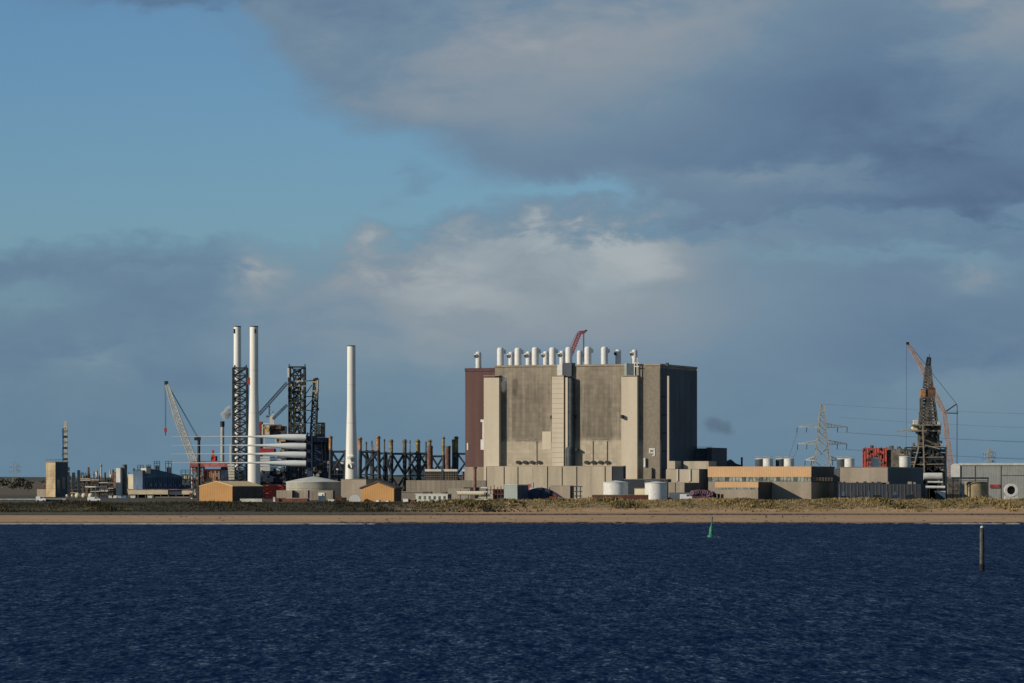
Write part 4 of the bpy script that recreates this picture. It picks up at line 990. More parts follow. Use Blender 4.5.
# ------------------------------------------------------------------ offshore jackets
def jacket(px0, px1, py_t, Y, label, tops, top_m=('yellow',), dep=14, pyb=492, bays=2, py_pin=438, leg=.95):
    B = Fr('steel_jacket', label, 'steel jacket', (px0+px1)/2, Y, 0, 'dark steel jacket frames stored on the quay')
    zt = B.z(py_t); w = (px1-px0)/2*Y/F; wb_ = w*1.12; d = dep/2
    cs = [(-1, -1), (1, -1), (1, 1), (-1, 1)]
    def at(i, t):
        sx, sy = cs[i]; ww = lerp(wb_, w, t); return (sx*ww, sy*d*lerp(1.12, 1, t), zt*t)
    for i in range(4):
        MB().tube(at(i, 0), at(i, 1), leg*.8, n=8).build('leg', 'steel', B.e, True)
    lv = [k/bays for k in range(bays+1)]
    for k in range(bays):
        mb = MB()
        for i in range(4):
            j = (i+1) % 4; mb.tube(at(i, lv[k]+.02), at(j, lv[k+1]-.02), .42, n=6); mb.tube(at(j, lv[k]+.02), at(i, lv[k+1]-.02), .42, n=6)
        mb.build('cross_brace', 'steel', B.e)
    mb = MB()
    for t in (lv[-1]-.03,)+((.5,) if bays > 1 else ()):
        for i in range(4): mb.tube(at(i, t), at((i+1) % 4, t), .52 if t > .6 else .3, n=6)
    mb.build('horizontal_brace', 'steel', B.e)
    for n_, (i, ppy, r_) in enumerate(tops):
        a = at(i, 1); h = B.z(ppy); m = top_m[n_ % len(top_m)]
        o = MB().tube((a[0], a[1], zt), (a[0], a[1], h), r_, n=10).build('pile_sleeve', m, B.e, True)
        MB().lathe([(r_*1.5, h-.9), (r_*1.5, h-.55), (r_*.9, h-.5), (r_*.9, h+.2)], 10, (a[0], a[1])).build('sleeve_flange', 'derr', o)
    return B
jacket(331.2, 346, 450.2, 2150, 'jacket frame left of the nearest lone white tower tube, with one tall orange sleeve', [(0, 436.5, .95)], ('topor',), pyb=490)
jacket(360.5, 378.6, 450.5, 2130, 'jacket frame just right of the lone white tower tube with two orange sleeves', [(0, 437.8, 1.0), (1, 436.6, 1.05)], ('topor',), bays=2)
jacket(384.7, 391.2, 452, 2160, 'narrow jacket frame, second right of the lone white tower tube', [(0, 439.5, .4), (1, 440, .95), (2, 442, .5)], ('derr', 'yellow', 'derr'), dep=10)
jacket(391.8, 404.2, 452.4, 2140, 'jacket frame with a dark olive sleeve left of the middle of the row', [(0, 440, .9), (1, 439.8, .7), (2, 441, .9)], ('yellow', 'derr', 'yellow'))
jacket(405.2, 418, 452.4, 2140, 'jacket frame in the middle of the row with a wide sleeve head', [(0, 439.8, .9), (1, 440, 1.0), (3, 441, .4)], ('derr', 'yellow', 'derr'))
jacket(419.5, 430, 452.4, 2150, 'jacket frame behind the left rusty pile', [(1, 440.2, .95), (0, 441, .5)], ('yellow',))
jacket(431.5, 443.6, 455, 2190, 'lower jacket frame between the two rusty piles', [(1, 437.2, .75)], ('yellow',), bays=2)
jacket(453.5, 456.5, 452, 2120, 'slim jacket frame with olive sleeves right of the right rusty pile', [(0, 439.8, .75), (1, 436.8, 1.0)], ('yellow',), dep=10)
jacket(457.3, 472, 452.4, 2155, 'rightmost jacket frame running behind the maroon end of the reactor', [], dep=12)
jacket(372, 386, 452, 2215, 'rear jacket frame seen between the orange sleeved and narrow jackets', [(0, 441, .4)], ('derr',), dep=9)
jacket(410, 426, 452, 2220, 'rear jacket frame seen behind the middle of the row', [(1, 442, .45), (0, 440.5, .4)], ('derr', 'yellow'), dep=9)
jacket(366.5, 372.6, 450, 2190, 'slender jacket of close pipes behind the two orange sleeves', [(0, 442, .4), (1, 445, .35)], ('derr', 'pink'), dep=6)

# ------------------------------------------------------------------ turbine towers
def tower(px, rt, rb, pt, Y, label, hatch=None, feet=500, base=G, flare=None):
    B = Fr('turbine_tower', label, 'tower tube', px, Y, 0, 'white wind turbine tower tubes', base)
    m_ = Y/F; H = B.z(pt); n_ = 4; prof = flare or [(rb, 0), (rt, H)]
    def rr(z):
        for (r0, z0), (r1, z1) in zip(prof[:-1], prof[1:]):
            if z <= z1: return lerp(r0, r1, (z-z0)/(z1-z0))
        return prof[-1][0]
    for k in range(n_):
        z0, z1 = H*k/n_, H*(k+1)/n_
        zs = [z0+(z1-z0)*i/6 for i in range(7)]
        MB().lathe([(rr(z_)*m_, z_) for z_ in zs], 32).build('tube_section', 'tube', B.e, True)
        if k: MB().lathe([(rr(z0)*m_+.05, z0-.12), (rr(z0)*m_+.05, z0+.12)], 32).build('flange', 'pale', B.e, True)
    MB().lathe([(rt*m_*1.03, H+.003), (rt*m_*1.03, H+.5), (rt*m_*.5, H+.6)], 24).build('top_cover', 'steel', B.e, True)
    if hatch:
        hx, w_ = hatch; a = (hx-px)*m_; r_ = rt*m_; yy = -sqrt(max(.01, r_*r_-a*a))
        MB().box(a-w_/2, a+w_/2, yy-.25, yy+.6, B.z(pt+6.4), B.z(pt+2)).build('hatch', 'black', B.e)
    return B
tower(237.4, 3.6, 4.0, 327, 2216, 'left white turbine tower tube rising behind the dark lattice leg', (235, 1.3))
tB = tower(254.0, 4.2, 6.6, 327, 2170, 'tall white turbine tower tube just right of the dark lattice leg', (255.6, 1.0), flare=[(6.3, 0), (6.2, 30), (4.3, 58), (4.2, 95)])
tB.bx('bracket', 'redd', 247.3, 249.8, 377.5, 384.5, -1.2, 1)
tC = tower(351.4, 4.0, 6.3, 346.5, 2090, 'lone white turbine tower tube standing beside the steel jackets', None, flare=[(6.3, 0), (6.2, 12), (5.2, 33), (4.3, 48), (4.1, 80)])
MB().tube((tC.u(349.2), -3.4, tC.z(459.5)), (tC.u(353), -2.2, tC.z(457)), 1.7, n=16).build('flange_cap', 'tube', tC.e, True)
MB().tube((tC.u(350), -3.6, tC.z(465.5)), (tC.u(353), -2.4, tC.z(464)), 1.7, n=16).build('flange_cap', 'tube', tC.e, True)
MB().tube((tC.u(350.2), -3.75, tC.z(466.3)), (tC.u(350.25), -3.62, tC.z(466.25)), 1.3, n=16).build('flange_opening', 'navy', tC.e, True)

# ------------------------------------------------------------------ blades and rack
prof = [(306, 3.3, 3.3), (300, 3.3, 3.3), (295, 3.35, 3.2), (289, 3.15, 2.9), (282, 2.7, 2.4), (275, 2.1, 1.9), (266, 1.5, 1.4), (255, 1.0, .95), (235, .6, .6), (205, .36, .34), (171, .2, .2)]
for i, py in enumerate((437.6, 446.4, 455.0, 463.8)):
    nm = ['topmost', 'second from the top', 'third from the top', 'lowest'][i]
    B = Fr('wind_blade', f'{nm} of the four stacked white turbine blades lying level', 'turbine blade', 306, 2060, 0, 'white turbine blades stacked on the vessel rack')
    m_ = 2060/F; n = 20; vs = []; fs = []
    for j, (px, rz_, ry_) in enumerate(prof):
        t = (306-px)/135
        zc = B.z(py-1.0*min(1, t*3.0))
        for k in range(n): a = 2*pi*k/n; vs.append((B.u(px), ry_*m_*sin(a), zc+rz_*m_*cos(a)*(1 if cos(a) > 0 else .9)))
    for j in range(len(prof)-1):
        for k in range(n): fs.append((j*n+k, j*n+(k+1) % n, (j+1)*n+(k+1) % n, (j+1)*n+k))
    fs += [tuple(range(n)), tuple((len(prof)-1)*n+k for k in range(n))]
    MB().add(vs, fs).build('blade_shell', 'blade', B.e, True)
    MB().tube((0, 0, B.z(py)), (.5, 0, B.z(py)), 1.6, n=20).build('root_ring', 'steel', B.e, True)
    MB().tube((.51, 0, B.z(py)), (.6, 0, B.z(py)), 1.1, n=20).build('root_opening', 'black', B.e, True)
B = Fr('blade_rack', 'dark blue steel rack holding the roots of the stacked blades', 'rack', 309, 2062, 0)
mb = MB()
for px in (307.6, 312): 
    for v in (-2.4, 2.4): mb.beam((B.u(px), v, 0), (B.u(px), v, B.z(432.5)), .55)
mb.build('post', 'navy', B.e); mb = MB()
for py in (433.5, 442, 450.8, 459.5, 468.5):
    for v in (-2.4, 2.4): mb.beam(B.P(307, py, v), B.P(312.5, py, v), .55)
    mb.beam(B.P(307.6, py, -2.4), B.P(307.6, py, 2.4), .5)
mb.build('shelf_beam', 'navy', B.e)
B.bx('side_sheet', 'navy', 307.4, 311.6, 436, 470, -1.2, 2, 0) 
B = Fr('blade_tip_stand', 'dark post with a clamp head under the tips of the stacked blades', 'stand', 198.4, 2064, 0)
MB().tube((0, 3, B.z(500)), (0, 3, B.z(438.5)), .85, .75, n=10).build('post', 'black', B.e, True)
B.bx('clamp', 'black', 194.2, 200.6, 437.3, 440.3, 2, 4); B.bx('clamp', 'steel', 196.8, 200.3, 436.2, 437.2, 2, 4)
B = Fr('blade_middle_frame', 'slim navy upright frame crossing the stacked blades beside the lattice leg', 'stand', 239, 2066, 0)
B.bx('post', 'navy', 238, 238.9, 434, 500, 2.2, 2.8, 0); B.bx('post', 'navy', 244.6, 245.5, 434, 500, 2.2, 2.8, 0)

# ------------------------------------------------------------------ installation vessel with lattice legs
VS = Fr('jackup_vessel', 'large dark jack-up installation vessel with tall lattice legs, red hull and white accommodation', 'ship', 290, 2220, 0)
m_ = 2220/F
def VP(px, py, v=0): return VS.P(px, py, v)
w_ = 13.5*m_
mb = MB(); mb.truss(VP(240.3, 500, -22), VP(240.3, 368, -22), w_, w_, 17, 1.15, .62)
for px in (234.2, 246.6): mb.beam(VP(px, 368, -26), VP(px+(.8 if px < 240 else -.3), 364.8, -26), .7); mb.beam(VP(px, 365.6, -26), VP(240.3, 370.5, -26), .5)
mb.build('lattice_leg', 'steel', VS.e)
mb = MB()
for k in range(26):
    py = 371+k*4.2; mb.box(VS.u(232.4, -27), VS.u(236.0, -27), -27, -26.6, VS.z(py+1.9, 0, -27), VS.z(py, 0, -27))
mb.build('leg_rack', 'steel', VS.e)
mb = MB(); mb.truss(VP(297.2, 500, 4), VP(297.2, 367, 4), 15*m_, 15*m_, 16, 1.35, .7); mb.truss(VP(297.2, 500, 4), VP(297.2, 369, 4), 7*m_, 7*m_, 12, .7, .45)
for px in (289, 305.3): mb.beam(VP(px, 368, -1), VP(px+(.3 if px < 297 else -.3), 364, -1), .7); mb.beam(VP(px, 366, -1), VP(297.2, 371, -1), .5)
mb.build('lattice_leg', 'steel', VS.e)
for py, m in ((381, 'cream'), (386, 'ochre'), (391, 'derr'), (399, 'cream'), (404, 'ochre'), (411, 'cream'), (418, 'derr'), (424, 'cream'), (430, 'ochre')):
    mb = MB(); mb.beam(VP(288, py, -6), VP(306, py, -6), .55); mb.beam(VP(294, py, -6), VP(294, py+9, -6), .45); mb.build('leg_platform', m, VS.e)
mb = MB(); rg = random.Random(33)
for k in range(64): px = rg.uniform(287.5, 305); py = rg.uniform(376, 434); VS.box(mb, px, px+rg.uniform(.8, 2.2), py, py+rg.uniform(.8, 3), -6.5, -5)
mb.build('leg_gear', 'derr', VS.e)
for px, p0, p1 in ((291.5, 384, 434), (294.6, 399, 434), (301.8, 389, 434)):
    MB().tube(VP(px, p0, -6.8), VP(px-.5, p1, -6.8), .42, n=6).build('leg_pipe', 'ochre' if px < 300 else 'cream', VS.e)
for k in range(26): px = rg.uniform(288, 304); py = rg.uniform(380, 432); VS.bx('leg_fitting', rg.choice(['ochre', 'cream', 'navy', 'ochre', 'black']), px, px+rg.uniform(.9, 2.4), py, py+rg.uniform(.8, 2.2), -7.6, -6.9)
VS.bx('leg_screen', 'white', 287.2, 289.2, 368, 377.4, -6.5, -5.5)
for py in (378, 388, 395): VS.bx('sheave_block', 'black', 288, 291, py, py+3.6, -7.2, -5)
# slim mast with yellow gear, tied to the leg
mb = MB(); mb.truss(VP(313.2, 440, -3), VP(316, 379, -3), 6*m_, 4.0*m_, 10, 1.0, .6); mb.build('crane_mast', 'steel', VS.e)
MB().beam(VP(314.5, 440, -6), VP(317.5, 380, -6), .9).build('mast_pipe', 'cream', VS.e)
mb = MB()
for py in (381, 390, 398, 404): mb.box(VS.u(312.5), VS.u(318.6), -5, -2, VS.z(py+2.1), VS.z(py+.4))
mb.build('mast_platform', 'ochre', VS.e)
mb = MB()
for px, py in ((315.6, 378), (316, 389.5), (315.8, 396), (316.3, 408)): mb.box(VS.u(px), VS.u(px+3), -5.6, -3, VS.z(py+2.6), VS.z(py))
mb.build('mast_sheave', 'black', VS.e)
for k in range(16): px = rg.uniform(312.5, 317); py = rg.uniform(380, 436); VS.bx('mast_fitting', rg.choice(['ochre', 'cream', 'derr', 'black']), px, px+rg.uniform(.9, 2.0), py, py+rg.uniform(.8, 2.4), -6.8, -6)
mb = MB(); 
for a, b_ in (((305, 381), (313, 380.5)), ((305, 396.5), (313, 396.5)), ((305, 395), (312, 385)), ((305, 408), (313, 399)), ((305, 424), (312, 414)), ((305, 410), (313, 411)), ((305, 423), (312, 423))): mb.beam(VP(*a, -3), VP(*b_, -3), .55)
mb.build('mast_tie', 'steel', VS.e)
mb = MB(); mb.truss(VP(259, 414.5, -3), VP(287, 383, -3), 1.5, 1.5, 14, .38, .24); mb.build('boom', 'navy', VS.e)
mb = MB(); mb.truss(VP(273, 419, -3), VP(287, 405, -3), 1.2, 1.2, 8, .34, .22); mb.build('boom', 'navy', VS.e)
# crane house and machinery
VS.bx('crane_cab', 'derr', 314.5, 324.4, 422.5, 437, -6, 4); VS.bx('crane_window', 'galv', 315.8, 321, 424, 434, -6.3, -6.02)
VS.bx('cab_base', 'navy', 311, 325.6, 437.4, 442, -7, 5)
mb = MB(); mb.prism([(VS.u(313), VS.z(500)), (VS.u(323), VS.z(500)), (VS.u(322), VS.z(442)), (VS.u(315), VS.z(442))], -4, 3); mb.build('crane_pedestal', 'navy', VS.e)
mb = MB()
for px in (321.5, 324.5): mb.beam(VP(px, 443, -5), VP(px+2.6, 478, -5), .7)
mb.build('stay', 'derr', VS.e)
# superstructures
VS.bx('bridge_block', 'redd', 259, 262, 421.5, 434, -5, 4); VS.bx('bridge_block', 'cream', 262.2, 269.5, 424.5, 435, -5.5, 4); 
mb = MB(); VS.box(mb, 262.5, 265.3, 426.4, 428.6, -5.8, -5.52); VS.box(mb, 266, 269, 427.5, 431, -5.8, -5.52); mb.build('yellow_marking', 'ochre', VS.e)
mb = MB(); VS.box(mb, 261.8, 263, 423.2, 435.5, -5.9, -5.55); VS.box(mb, 261.8, 270, 423.2, 424.4, -5.9, -5.55); mb.build('white_trim', 'white', VS.e)
VS.bx('winch_house', 'derr', 270, 286, 426, 437, -3, 5); VS.bx('winch_house', 'rust', 271, 281, 424.6, 429, -4, 3)
mb = MB(); VS.box(mb, 268.6, 270, 405.6, 415, -2, -1); VS.box(mb, 266, 273, 415.5, 417.5, -2, 0); VS.box(mb, 269.8, 274.3, 417.6, 424.5, -2, 1); VS.box(mb, 272.4, 273.6, 411.5, 415.5, -2, -1); mb.build('radar_mast', 'white', VS.e)
mb = MB()
for px in (264.5, 275.5): mb.beam(VP(px, 435, -4), VP(px, 450, -4), .5)
mb.build('deck_post', 'pale', VS.e)
VS.bx('red_deckhouse', 'red', 259.5, 275, 448.4, 454.3, -8, 2)
mb = MB(); VS.box(mb, 276, 285.5, 439, 441.5, -5, -3); VS.box(mb, 280, 284, 449, 452.5, -5, -3); VS.box(mb, 277, 279, 435, 445, -5, -4); mb.build('deck_gear', 'ochre', VS.e)
for k, (a, b_, p0, p1) in enumerate(((258.8, 286, 456.5, 458.5), (258.8, 286, 459.2, 463.6), (258.8, 286, 464.2, 466.2), (258.8, 284, 466.8, 470.9))):
    VS.bx('accommodation_deck', 'white' if k % 2 == 0 else 'pipew', a, b_, p0, p1, -9, 2)
mb = MB()
for k in range(10): VS.box(mb, 260.4+k*2, 261.5+k*2, 460.6, 461.8, -9.06, -9.003)
mb.build('porthole', 'glass', VS.e)
o = MB().ball(VP(259.6, 474.2, -10), 1.9, 14, 10, (1, .9, 1.15)).build('lifeboat', 'white', VS.e, True)
mb = MB(); mb.beam(VP(262, 470, -9), VP(262, 482, -9), .5); mb.beam(VP(256.5, 478, -9), VP(263, 478, -9), .4); mb.build('davit', 'derr', VS.e)
VS.bx('hull', 'red', 262.5, 290, 485, 500, -12, 20, 0); VS.bx('hull', 'navy', 286, 345, 461, 500, -6, 22, 0); VS.bx('hull', 'navy', 250, 290, 471, 484.7, -5, 20)
VS.bx('hull_upper', 'steel', 281, 330, 437.6, 461, 2, 20)
# leg wells
VS.bx('leg_well', 'steel', 230, 250, 470, 500, -13, -12.1, 0); VS.bx('leg_well', 'navy', 246, 262, 432, 500, 4, 12, 0)
for k in range(6): VS.bx('leg_jack', 'white' if k % 2 == 0 else 'cream', 227.6+k*.2, 234.3, 464+k*2.7, 466.1+k*2.7, -31, -28)
VS.bx('jack_column', 'white', 229.5, 231, 444, 464, -31, -29)
rg = random.Random(55)
for k in range(46):
    px = rg.uniform(262, 340); py = rg.uniform(467, 483) if px < 322 else rg.uniform(460, 480); w_ = rg.uniform(1.2, 4.5)
    VS.bx('deck_module', rg.choice(['navy', 'steel', 'derr', 'derr', 'galv', 'concd', 'pipew']), px, px+w_, py, py+rg.uniform(1, 3.5), -13+rg.random(), -10)
mb = MB()
for k in range(16): px = 284+k*3.6; py = 458+rg.random()*8; mb.beam(VP(px, py, -7), VP(px+rg.uniform(-2, 2), 484, -7), .5); mb.beam(VP(px, py+4, -7), VP(px+3.6, py+4, -7), .3)
mb.build('deck_pipework', 'derr', VS.e)

# pale lattice crane
K2 = Fr('pale_lattice_crane', 'pale grey lattice boom crane leaning left over the quay with a red hook block', 'crane', 196, 2260, 0)
m_ = 2260/F
mb = MB(); mb.truss(K2.P(197, 470), K2.P(178, 420), 6.2*m_, 6.0*m_, 12, .75, .5); mb.truss(K2.P(178, 420), K2.P(167, 385), 6.0*m_, 3.0*m_, 9, .7, .45); mb.build('boom', 'lat', K2.e)
mb = MB(); mb.beam(K2.P(167.5, 384), K2.P(198, 437), .3); mb.beam(K2.P(168.5, 386), K2.P(199, 441), .25); mb.build('pendant', 'steel', K2.e)
K2.bx('boom_head', 'steel', 164.4, 168, 381, 384.6, -1, 1)
mb = MB(); mb.beam(K2.P(165, 384), K2.P(165.3, 429), .25); mb.beam(K2.P(166, 384), K2.P(165.9, 429), .2); mb.build('hoist_rope', 'steel', K2.e)
K2.bx('hook_block', 'red', 164.3, 166.7, 428, 432.3, -.7, .7); mb = MB(); mb.beam(K2.P(165.6, 432), K2.P(165.6, 435.5), .5); mb.build('hook', 'steel', K2.e)
K2.bx('machine_house', 'derr', 190, 204, 462, 468, -3, 3); 

# red barge platform
RG = Fr('red_service_platform', 'pinkish red service platform on white and rust legs left of the lattice leg', 'platform', 208, 2240, 0)
RG.bx('main_deck', 'pink', 190, 228, 462.3, 466.8, -7, 8); RG.bx('deck_rail', 'redd', 192, 227, 460.9, 461.6, -7, -6.6); 
RG.bx('deck_house', 'salmon', 204.5, 220.4, 469, 481.5, -4, 6); RG.bx('navy_block', 'navy', 220.6, 227.4, 467, 500, -5, 6, 0)  # plain navy block right of the deck house
rg = random.Random(4)
for k in range(8): RG.bx('equipment', rg.choice(['pink', 'rust', 'salmon', 'orange']), 205+k*1.9, 206.3+k*1.9, 470+rg.random()*4, 476+rg.random()*4, -4.8, -4.05)
mb = MB(); RG.box(mb, 211, 215.5, 455.5, 461, -2, 2); RG.box(mb, 212, 214, 450, 455.5, -1, 1); mb.build('red_funnel', 'red', RG.e)
RG.bx('dark_funnel', 'dark', 215.6, 217, 456, 461, -1.5, 1.5)
for px, mm in ((192, 'white'), (196.5, 'rust'), (200, 'white'), (203, 'redd')):
    mb = MB(); mb.tube(RG.P(px, 500, -5), RG.P(px+.8, 467, -5), .65, n=8)
    mb.build('leg', mm, RG.e)
for k in range(34):
    px = rg.uniform(188.5, 203); py = rg.uniform(450 if px > 191 and k % 5 == 0 else 466, 496); s_ = rg.uniform(.8, 2.2)
    RG.bx('leg_equipment', rg.choice(['white', 'rust', 'pipew', 'redd', 'derr', 'derr', 'cream']), px, px+s_, py, py+rg.uniform(1, 2.8), -6.4+rg.random(), -5.2)
mb = MB()
for k in range(6): mb.beam(RG.P(190+k*2.6, 466, -6), RG.P(192+k*2.4, 497, -6), .35); mb.beam(RG.P(189, 470+k*4.6, -6), RG.P(204, 472+k*4.4, -6), .3)
mb.build('scaffold', 'derr', RG.e)
mb = MB(); mb.beam(RG.P(189, 452, -5), RG.P(196, 462, -5), .4); mb.beam(RG.P(201, 452, -5), RG.P(192, 462, -5), .4); mb.build('stay', 'pale', RG.e)
B = Fr('steaming_chimney', 'thin grey chimney with a black top giving off white steam', 'chimney', 222.4, 2900, 0)
h_ = B.z(421.3); MB().lathe([(1.45, 0), (1.3, h_-4)], 16).build('shaft', 'galv', B.e, True); MB().lathe([(1.6, h_-3.99), (1.6, h_)], 16).build('cap', 'black', B.e, True)

# ------------------------------------------------------------------ far left plant
B = Fr('tan_process_building', 'tall tan process building with shaded right side at the far left', 'building', 46, 2450, R20)
u1 = B.u(55.3); zt = B.z(462.3); dep = B.vs(68, u1)
for k in range(4): MB().box(0, u1, 0, .5, zt*k/4+.04, zt*(k+1)/4-.04).build('wall_panel', 'tan', B.e)
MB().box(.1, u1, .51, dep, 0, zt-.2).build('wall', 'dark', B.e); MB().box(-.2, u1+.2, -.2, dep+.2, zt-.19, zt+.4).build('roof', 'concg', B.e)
mb = MB()
for k in range(7): x = u1*k/6; mb.beam((x, 0, zt+.4), (x, 0, zt+1.8), .2)
mb.beam((0, 0, zt+1.8), (u1, 0, zt+1.8), .2)
for k in range(9): y = dep*k/8; mb.beam((u1, y, zt+.4), (u1, y, zt+1.8), .2)
mb.beam((u1, 0, zt+1.8), (u1, dep, zt+1.8), .2); mb.build('roof_rail', 'derr', B.e)
for k in range(5): MB().box(u1+.003, u1+.2, 2+k*7, 6+k*7, zt*(.12+.1*(k % 2)), zt*(.5+.07*k)).build('window', 'glass', B.e)
B.bx('low_wing', 'concg', 37, 46, 489, 500, 2, 12, 0); B.bx('low_roof', 'brick', 36.6, 45.8, 488, 488.8, 1.6, 12.2)
B = Fr('blue_flue', 'thin blue flue beside the lattice column at the far left', 'chimney', 62.7, 2500, 0)
MB().lathe([(.95, 0), (.95, B.z(428.6)), (.5, B.z(428))], 12).build('shaft', 'blue', B.e, True); MB().lathe([(1.0, B.z(466)), (1.0, B.z(464.8))], 12).build('collar', 'steel', B.e)
B = Fr('lattice_column', 'slim banded lattice column with antenna right of the blue flue', 'mast', 65.6, 2490, 0)
mb = MB(); mb.truss((0, 0, 0), (0, 0, B.z(428)), 1.9, 1.6, 34, .42, .3, kind='z'); mb.build('frame', 'pale', B.e); mb = MB(); mb.truss((0, 0, B.z(428)), (0, 0, B.z(421)), 1.6, .6, 5, .4, .3); mb.build('antenna', 'cream', B.e)
for k in range(11): py = 430+k*5.6; MB().box(-1.15, 1.15, -1.1, 1.1, B.z(py+2.2), B.z(py)).build('band', 'steel' if k % 2 else 'concd', B.e)
for k in range(6): B.bx('vessel', 'steel' if k % 2 else 'derr', 66.8, 69.2, 467+k*5, 471.2+k*5, -1, 2)
# refinery clutter
kinds = ['derr', 'concd', 'galv', 'steel', 'rust', 'cream', 'pale', 'concg']
rg = random.Random(99)
for gi, (p0, p1, pt, lab) in enumerate(((70, 79, 472, 'small process unit of pipes and frames right of the lattice column'), (79, 90, 466, 'process unit of dense pipes and columns over the left white sphere'), (90, 99, 471, 'process unit with thin columns over the right white sphere'),
                            (99, 108, 473, 'low process unit with rusty frames left of the pale tower'), (108, 116, 470, 'process unit hugging the left side of the pale tower'), (120, 129, 470, 'process unit of pinkish vessels right of the pale tower'))):
    B = Fr('process_unit', lab, 'process plant', (p0+p1)/2, 2550, 0, 'process units of the far plant')
    mb = MB(); n_ = 5; top = pt+4
    for k in range(n_+1): px = p0+(p1-p0)*k/n_; mb.beam(B.P(px, 499), B.P(px, top+rg.uniform(-2, 5)), .45)
    for py in (top+4, top+9, top+14, top+19): mb.beam(B.P(p0, py), B.P(p1, py), .4)
    mb.build('frame', 'derr', B.e)
    for k in range(22):
        px = rg.uniform(p0, p1-1.5); py = rg.uniform(top+2, 494); B.bx('drum', rg.choice(kinds), px, px+rg.uniform(.6, 1.7), py, py+rg.uniform(.8, 2.6), .5+k*.01, 3+rg.random()*2)
    for k in range(5):
        px = rg.uniform(p0, p1); h_ = B.z(pt+rg.uniform(0, 14)); r_ = rg.uniform(.3, .75); MB().lathe([(r_, 0), (r_, h_), (r_*.4, h_+.6)], 10, (B.u(px), 1.5)).build('column', rg.choice(kinds), B.e, True)
    for k in range(4):
        py = rg.uniform(478, 494); MB().tube(B.P(p0, py, -1), B.P(p1, py, -1), .3, n=6).build('pipe', rg.choice(['pale', 'galv', 'cream', 'rust']), B.e)
    B.bx('base', 'concd', p0, p1, 493, 500, 0, 6, 0)
B = Fr('long_pipe_bridge', 'thin cream pipe bridge crossing the far plant', 'pipe bridge', 95, 2500, 0); MB().tube(B.P(85, 487), B.P(106, 487.2), .55, n=8).build('pipe', 'pipew', B.e, True)
for k in range(5): B.bx('support', 'concd', 86+k*4.6, 86.6+k*4.6, 487.5, 500, -.2, .2, 0)
for px, pt, lab in ((97, 470, 'shorter thin stack over the far process units'), (101.2, 463.5, 'taller thin grey stack over the far process units'), (93.6, 472, 'lowest thin stack over the far process units')):
    B = Fr('thin_stack', lab, 'chimney', px, 2700, 0); h_ = B.z(pt); MB().lathe([(.75, 0), (.5, h_)], 10).build('shaft', 'galv', B.e, True); MB().lathe([(.75, h_-2), (.75, h_-1.4)], 10).build('platform', 'steel', B.e)
for px, r_, lab in ((67, 1.2, 'smallest pale sphere vessel at the foot of the lattice column'), (72.3, 1.2, 'small pale sphere vessel, second of the row of five'), (77.5, 2.4, 'white sphere vessel, left one of the three large'), (84, 2.3, 'white sphere vessel, middle one of the three large'), (90.7, 2.3, 'white sphere vessel, right one of the three large')):
    B = Fr('sphere_vessel', lab, 'tank', px, 2380, 0, 'sphere vessels of the far plant'); rr = 1.15*r_*2380/F
    MB().ball((0, 0, B.z(495.6)), rr, 18, 12).build('shell', 'cream', B.e, True)
    for k in range(4): t = pi/4+k*pi/2; MB().beam((rr*.8*cos(t), rr*.8*sin(t), 0), (rr*.8*cos(t), rr*.8*sin(t), B.z(495.6)), .25).build('leg', 'pale', B.e)
B = Fr('pale_tower', 'pale square concrete tower in the middle of the far plant', 'tower', 116, 2480, R20); B.bx('wall', 'pale', 116, 120.3, 468, 500, 0, 7, 0); B.bx('roof', 'concd', 115.8, 120.5, 467.4, 467.9, -.2, 7.2); B.bx('lift_shaft', 'derr', 122.4, 124.3, 464.5, 500, 3, 7, 0); B.bx('side_stair', 'rust', 113.4, 115.6, 472, 500, 2, 6, 0)
B = Fr('white_plant_building', 'small white plant building left of the long dark blue hall', 'building', 128, 2420, R20)
for k in range(2): B.bx('wall_panel', 'cream', 128.2+k*5.9, 133.8+k*5.9, 475, 489, 0, .4)
B.bx('wall', 'dark', 128.5, 139.7, 475.4, 500, .41, 8, 0); B.bx('roof', 'pale', 128, 140, 474.3, 474.9, -.2, 8.2); B.bx('side_hut', 'cream', 141, 145, 480, 484, -1, 3); B.bx('side_hut', 'white', 140.5, 144.5, 475, 477.4, -1, 3)
B = Fr('long_blue_hall', 'long dark blue hall with a sloping roofline left of the red platform', 'building', 143, 2400, radians(58))
MB().prism([(B.u(142.5), 0), (B.u(196), 0)]+[(B.u(p), B.z(q, B.u(p))) for p, q in ((196, 479.5), (175, 474), (158, 470), (149, 468.5), (142.5, 471))], 0, 7).build('wall', 'hallblue', B.e)
B.bx('roof_cabin', 'cream', 146.2, 150.5, 468.2, 473.6, -1, 3)
rg = random.Random(17)
for k in range(20): px = 146+k*2.4; B.bx('wall_rib', 'navy', px, px+.5, 477+rg.random(), 490, -.3, -.003)
for k in range(6): px = 150+k*6; B.bx('roof_pipe', 'derr', px, px+.8, 468+k*1.5, 474+k*1.2, .2, .9)
rg = random.Random(18)
for k in range(9): px = 150+k*4.8; B.bx('window', 'glass', px, px+1.6, 482+rg.random()*3, 486+rg.random(), -.4, -.01)
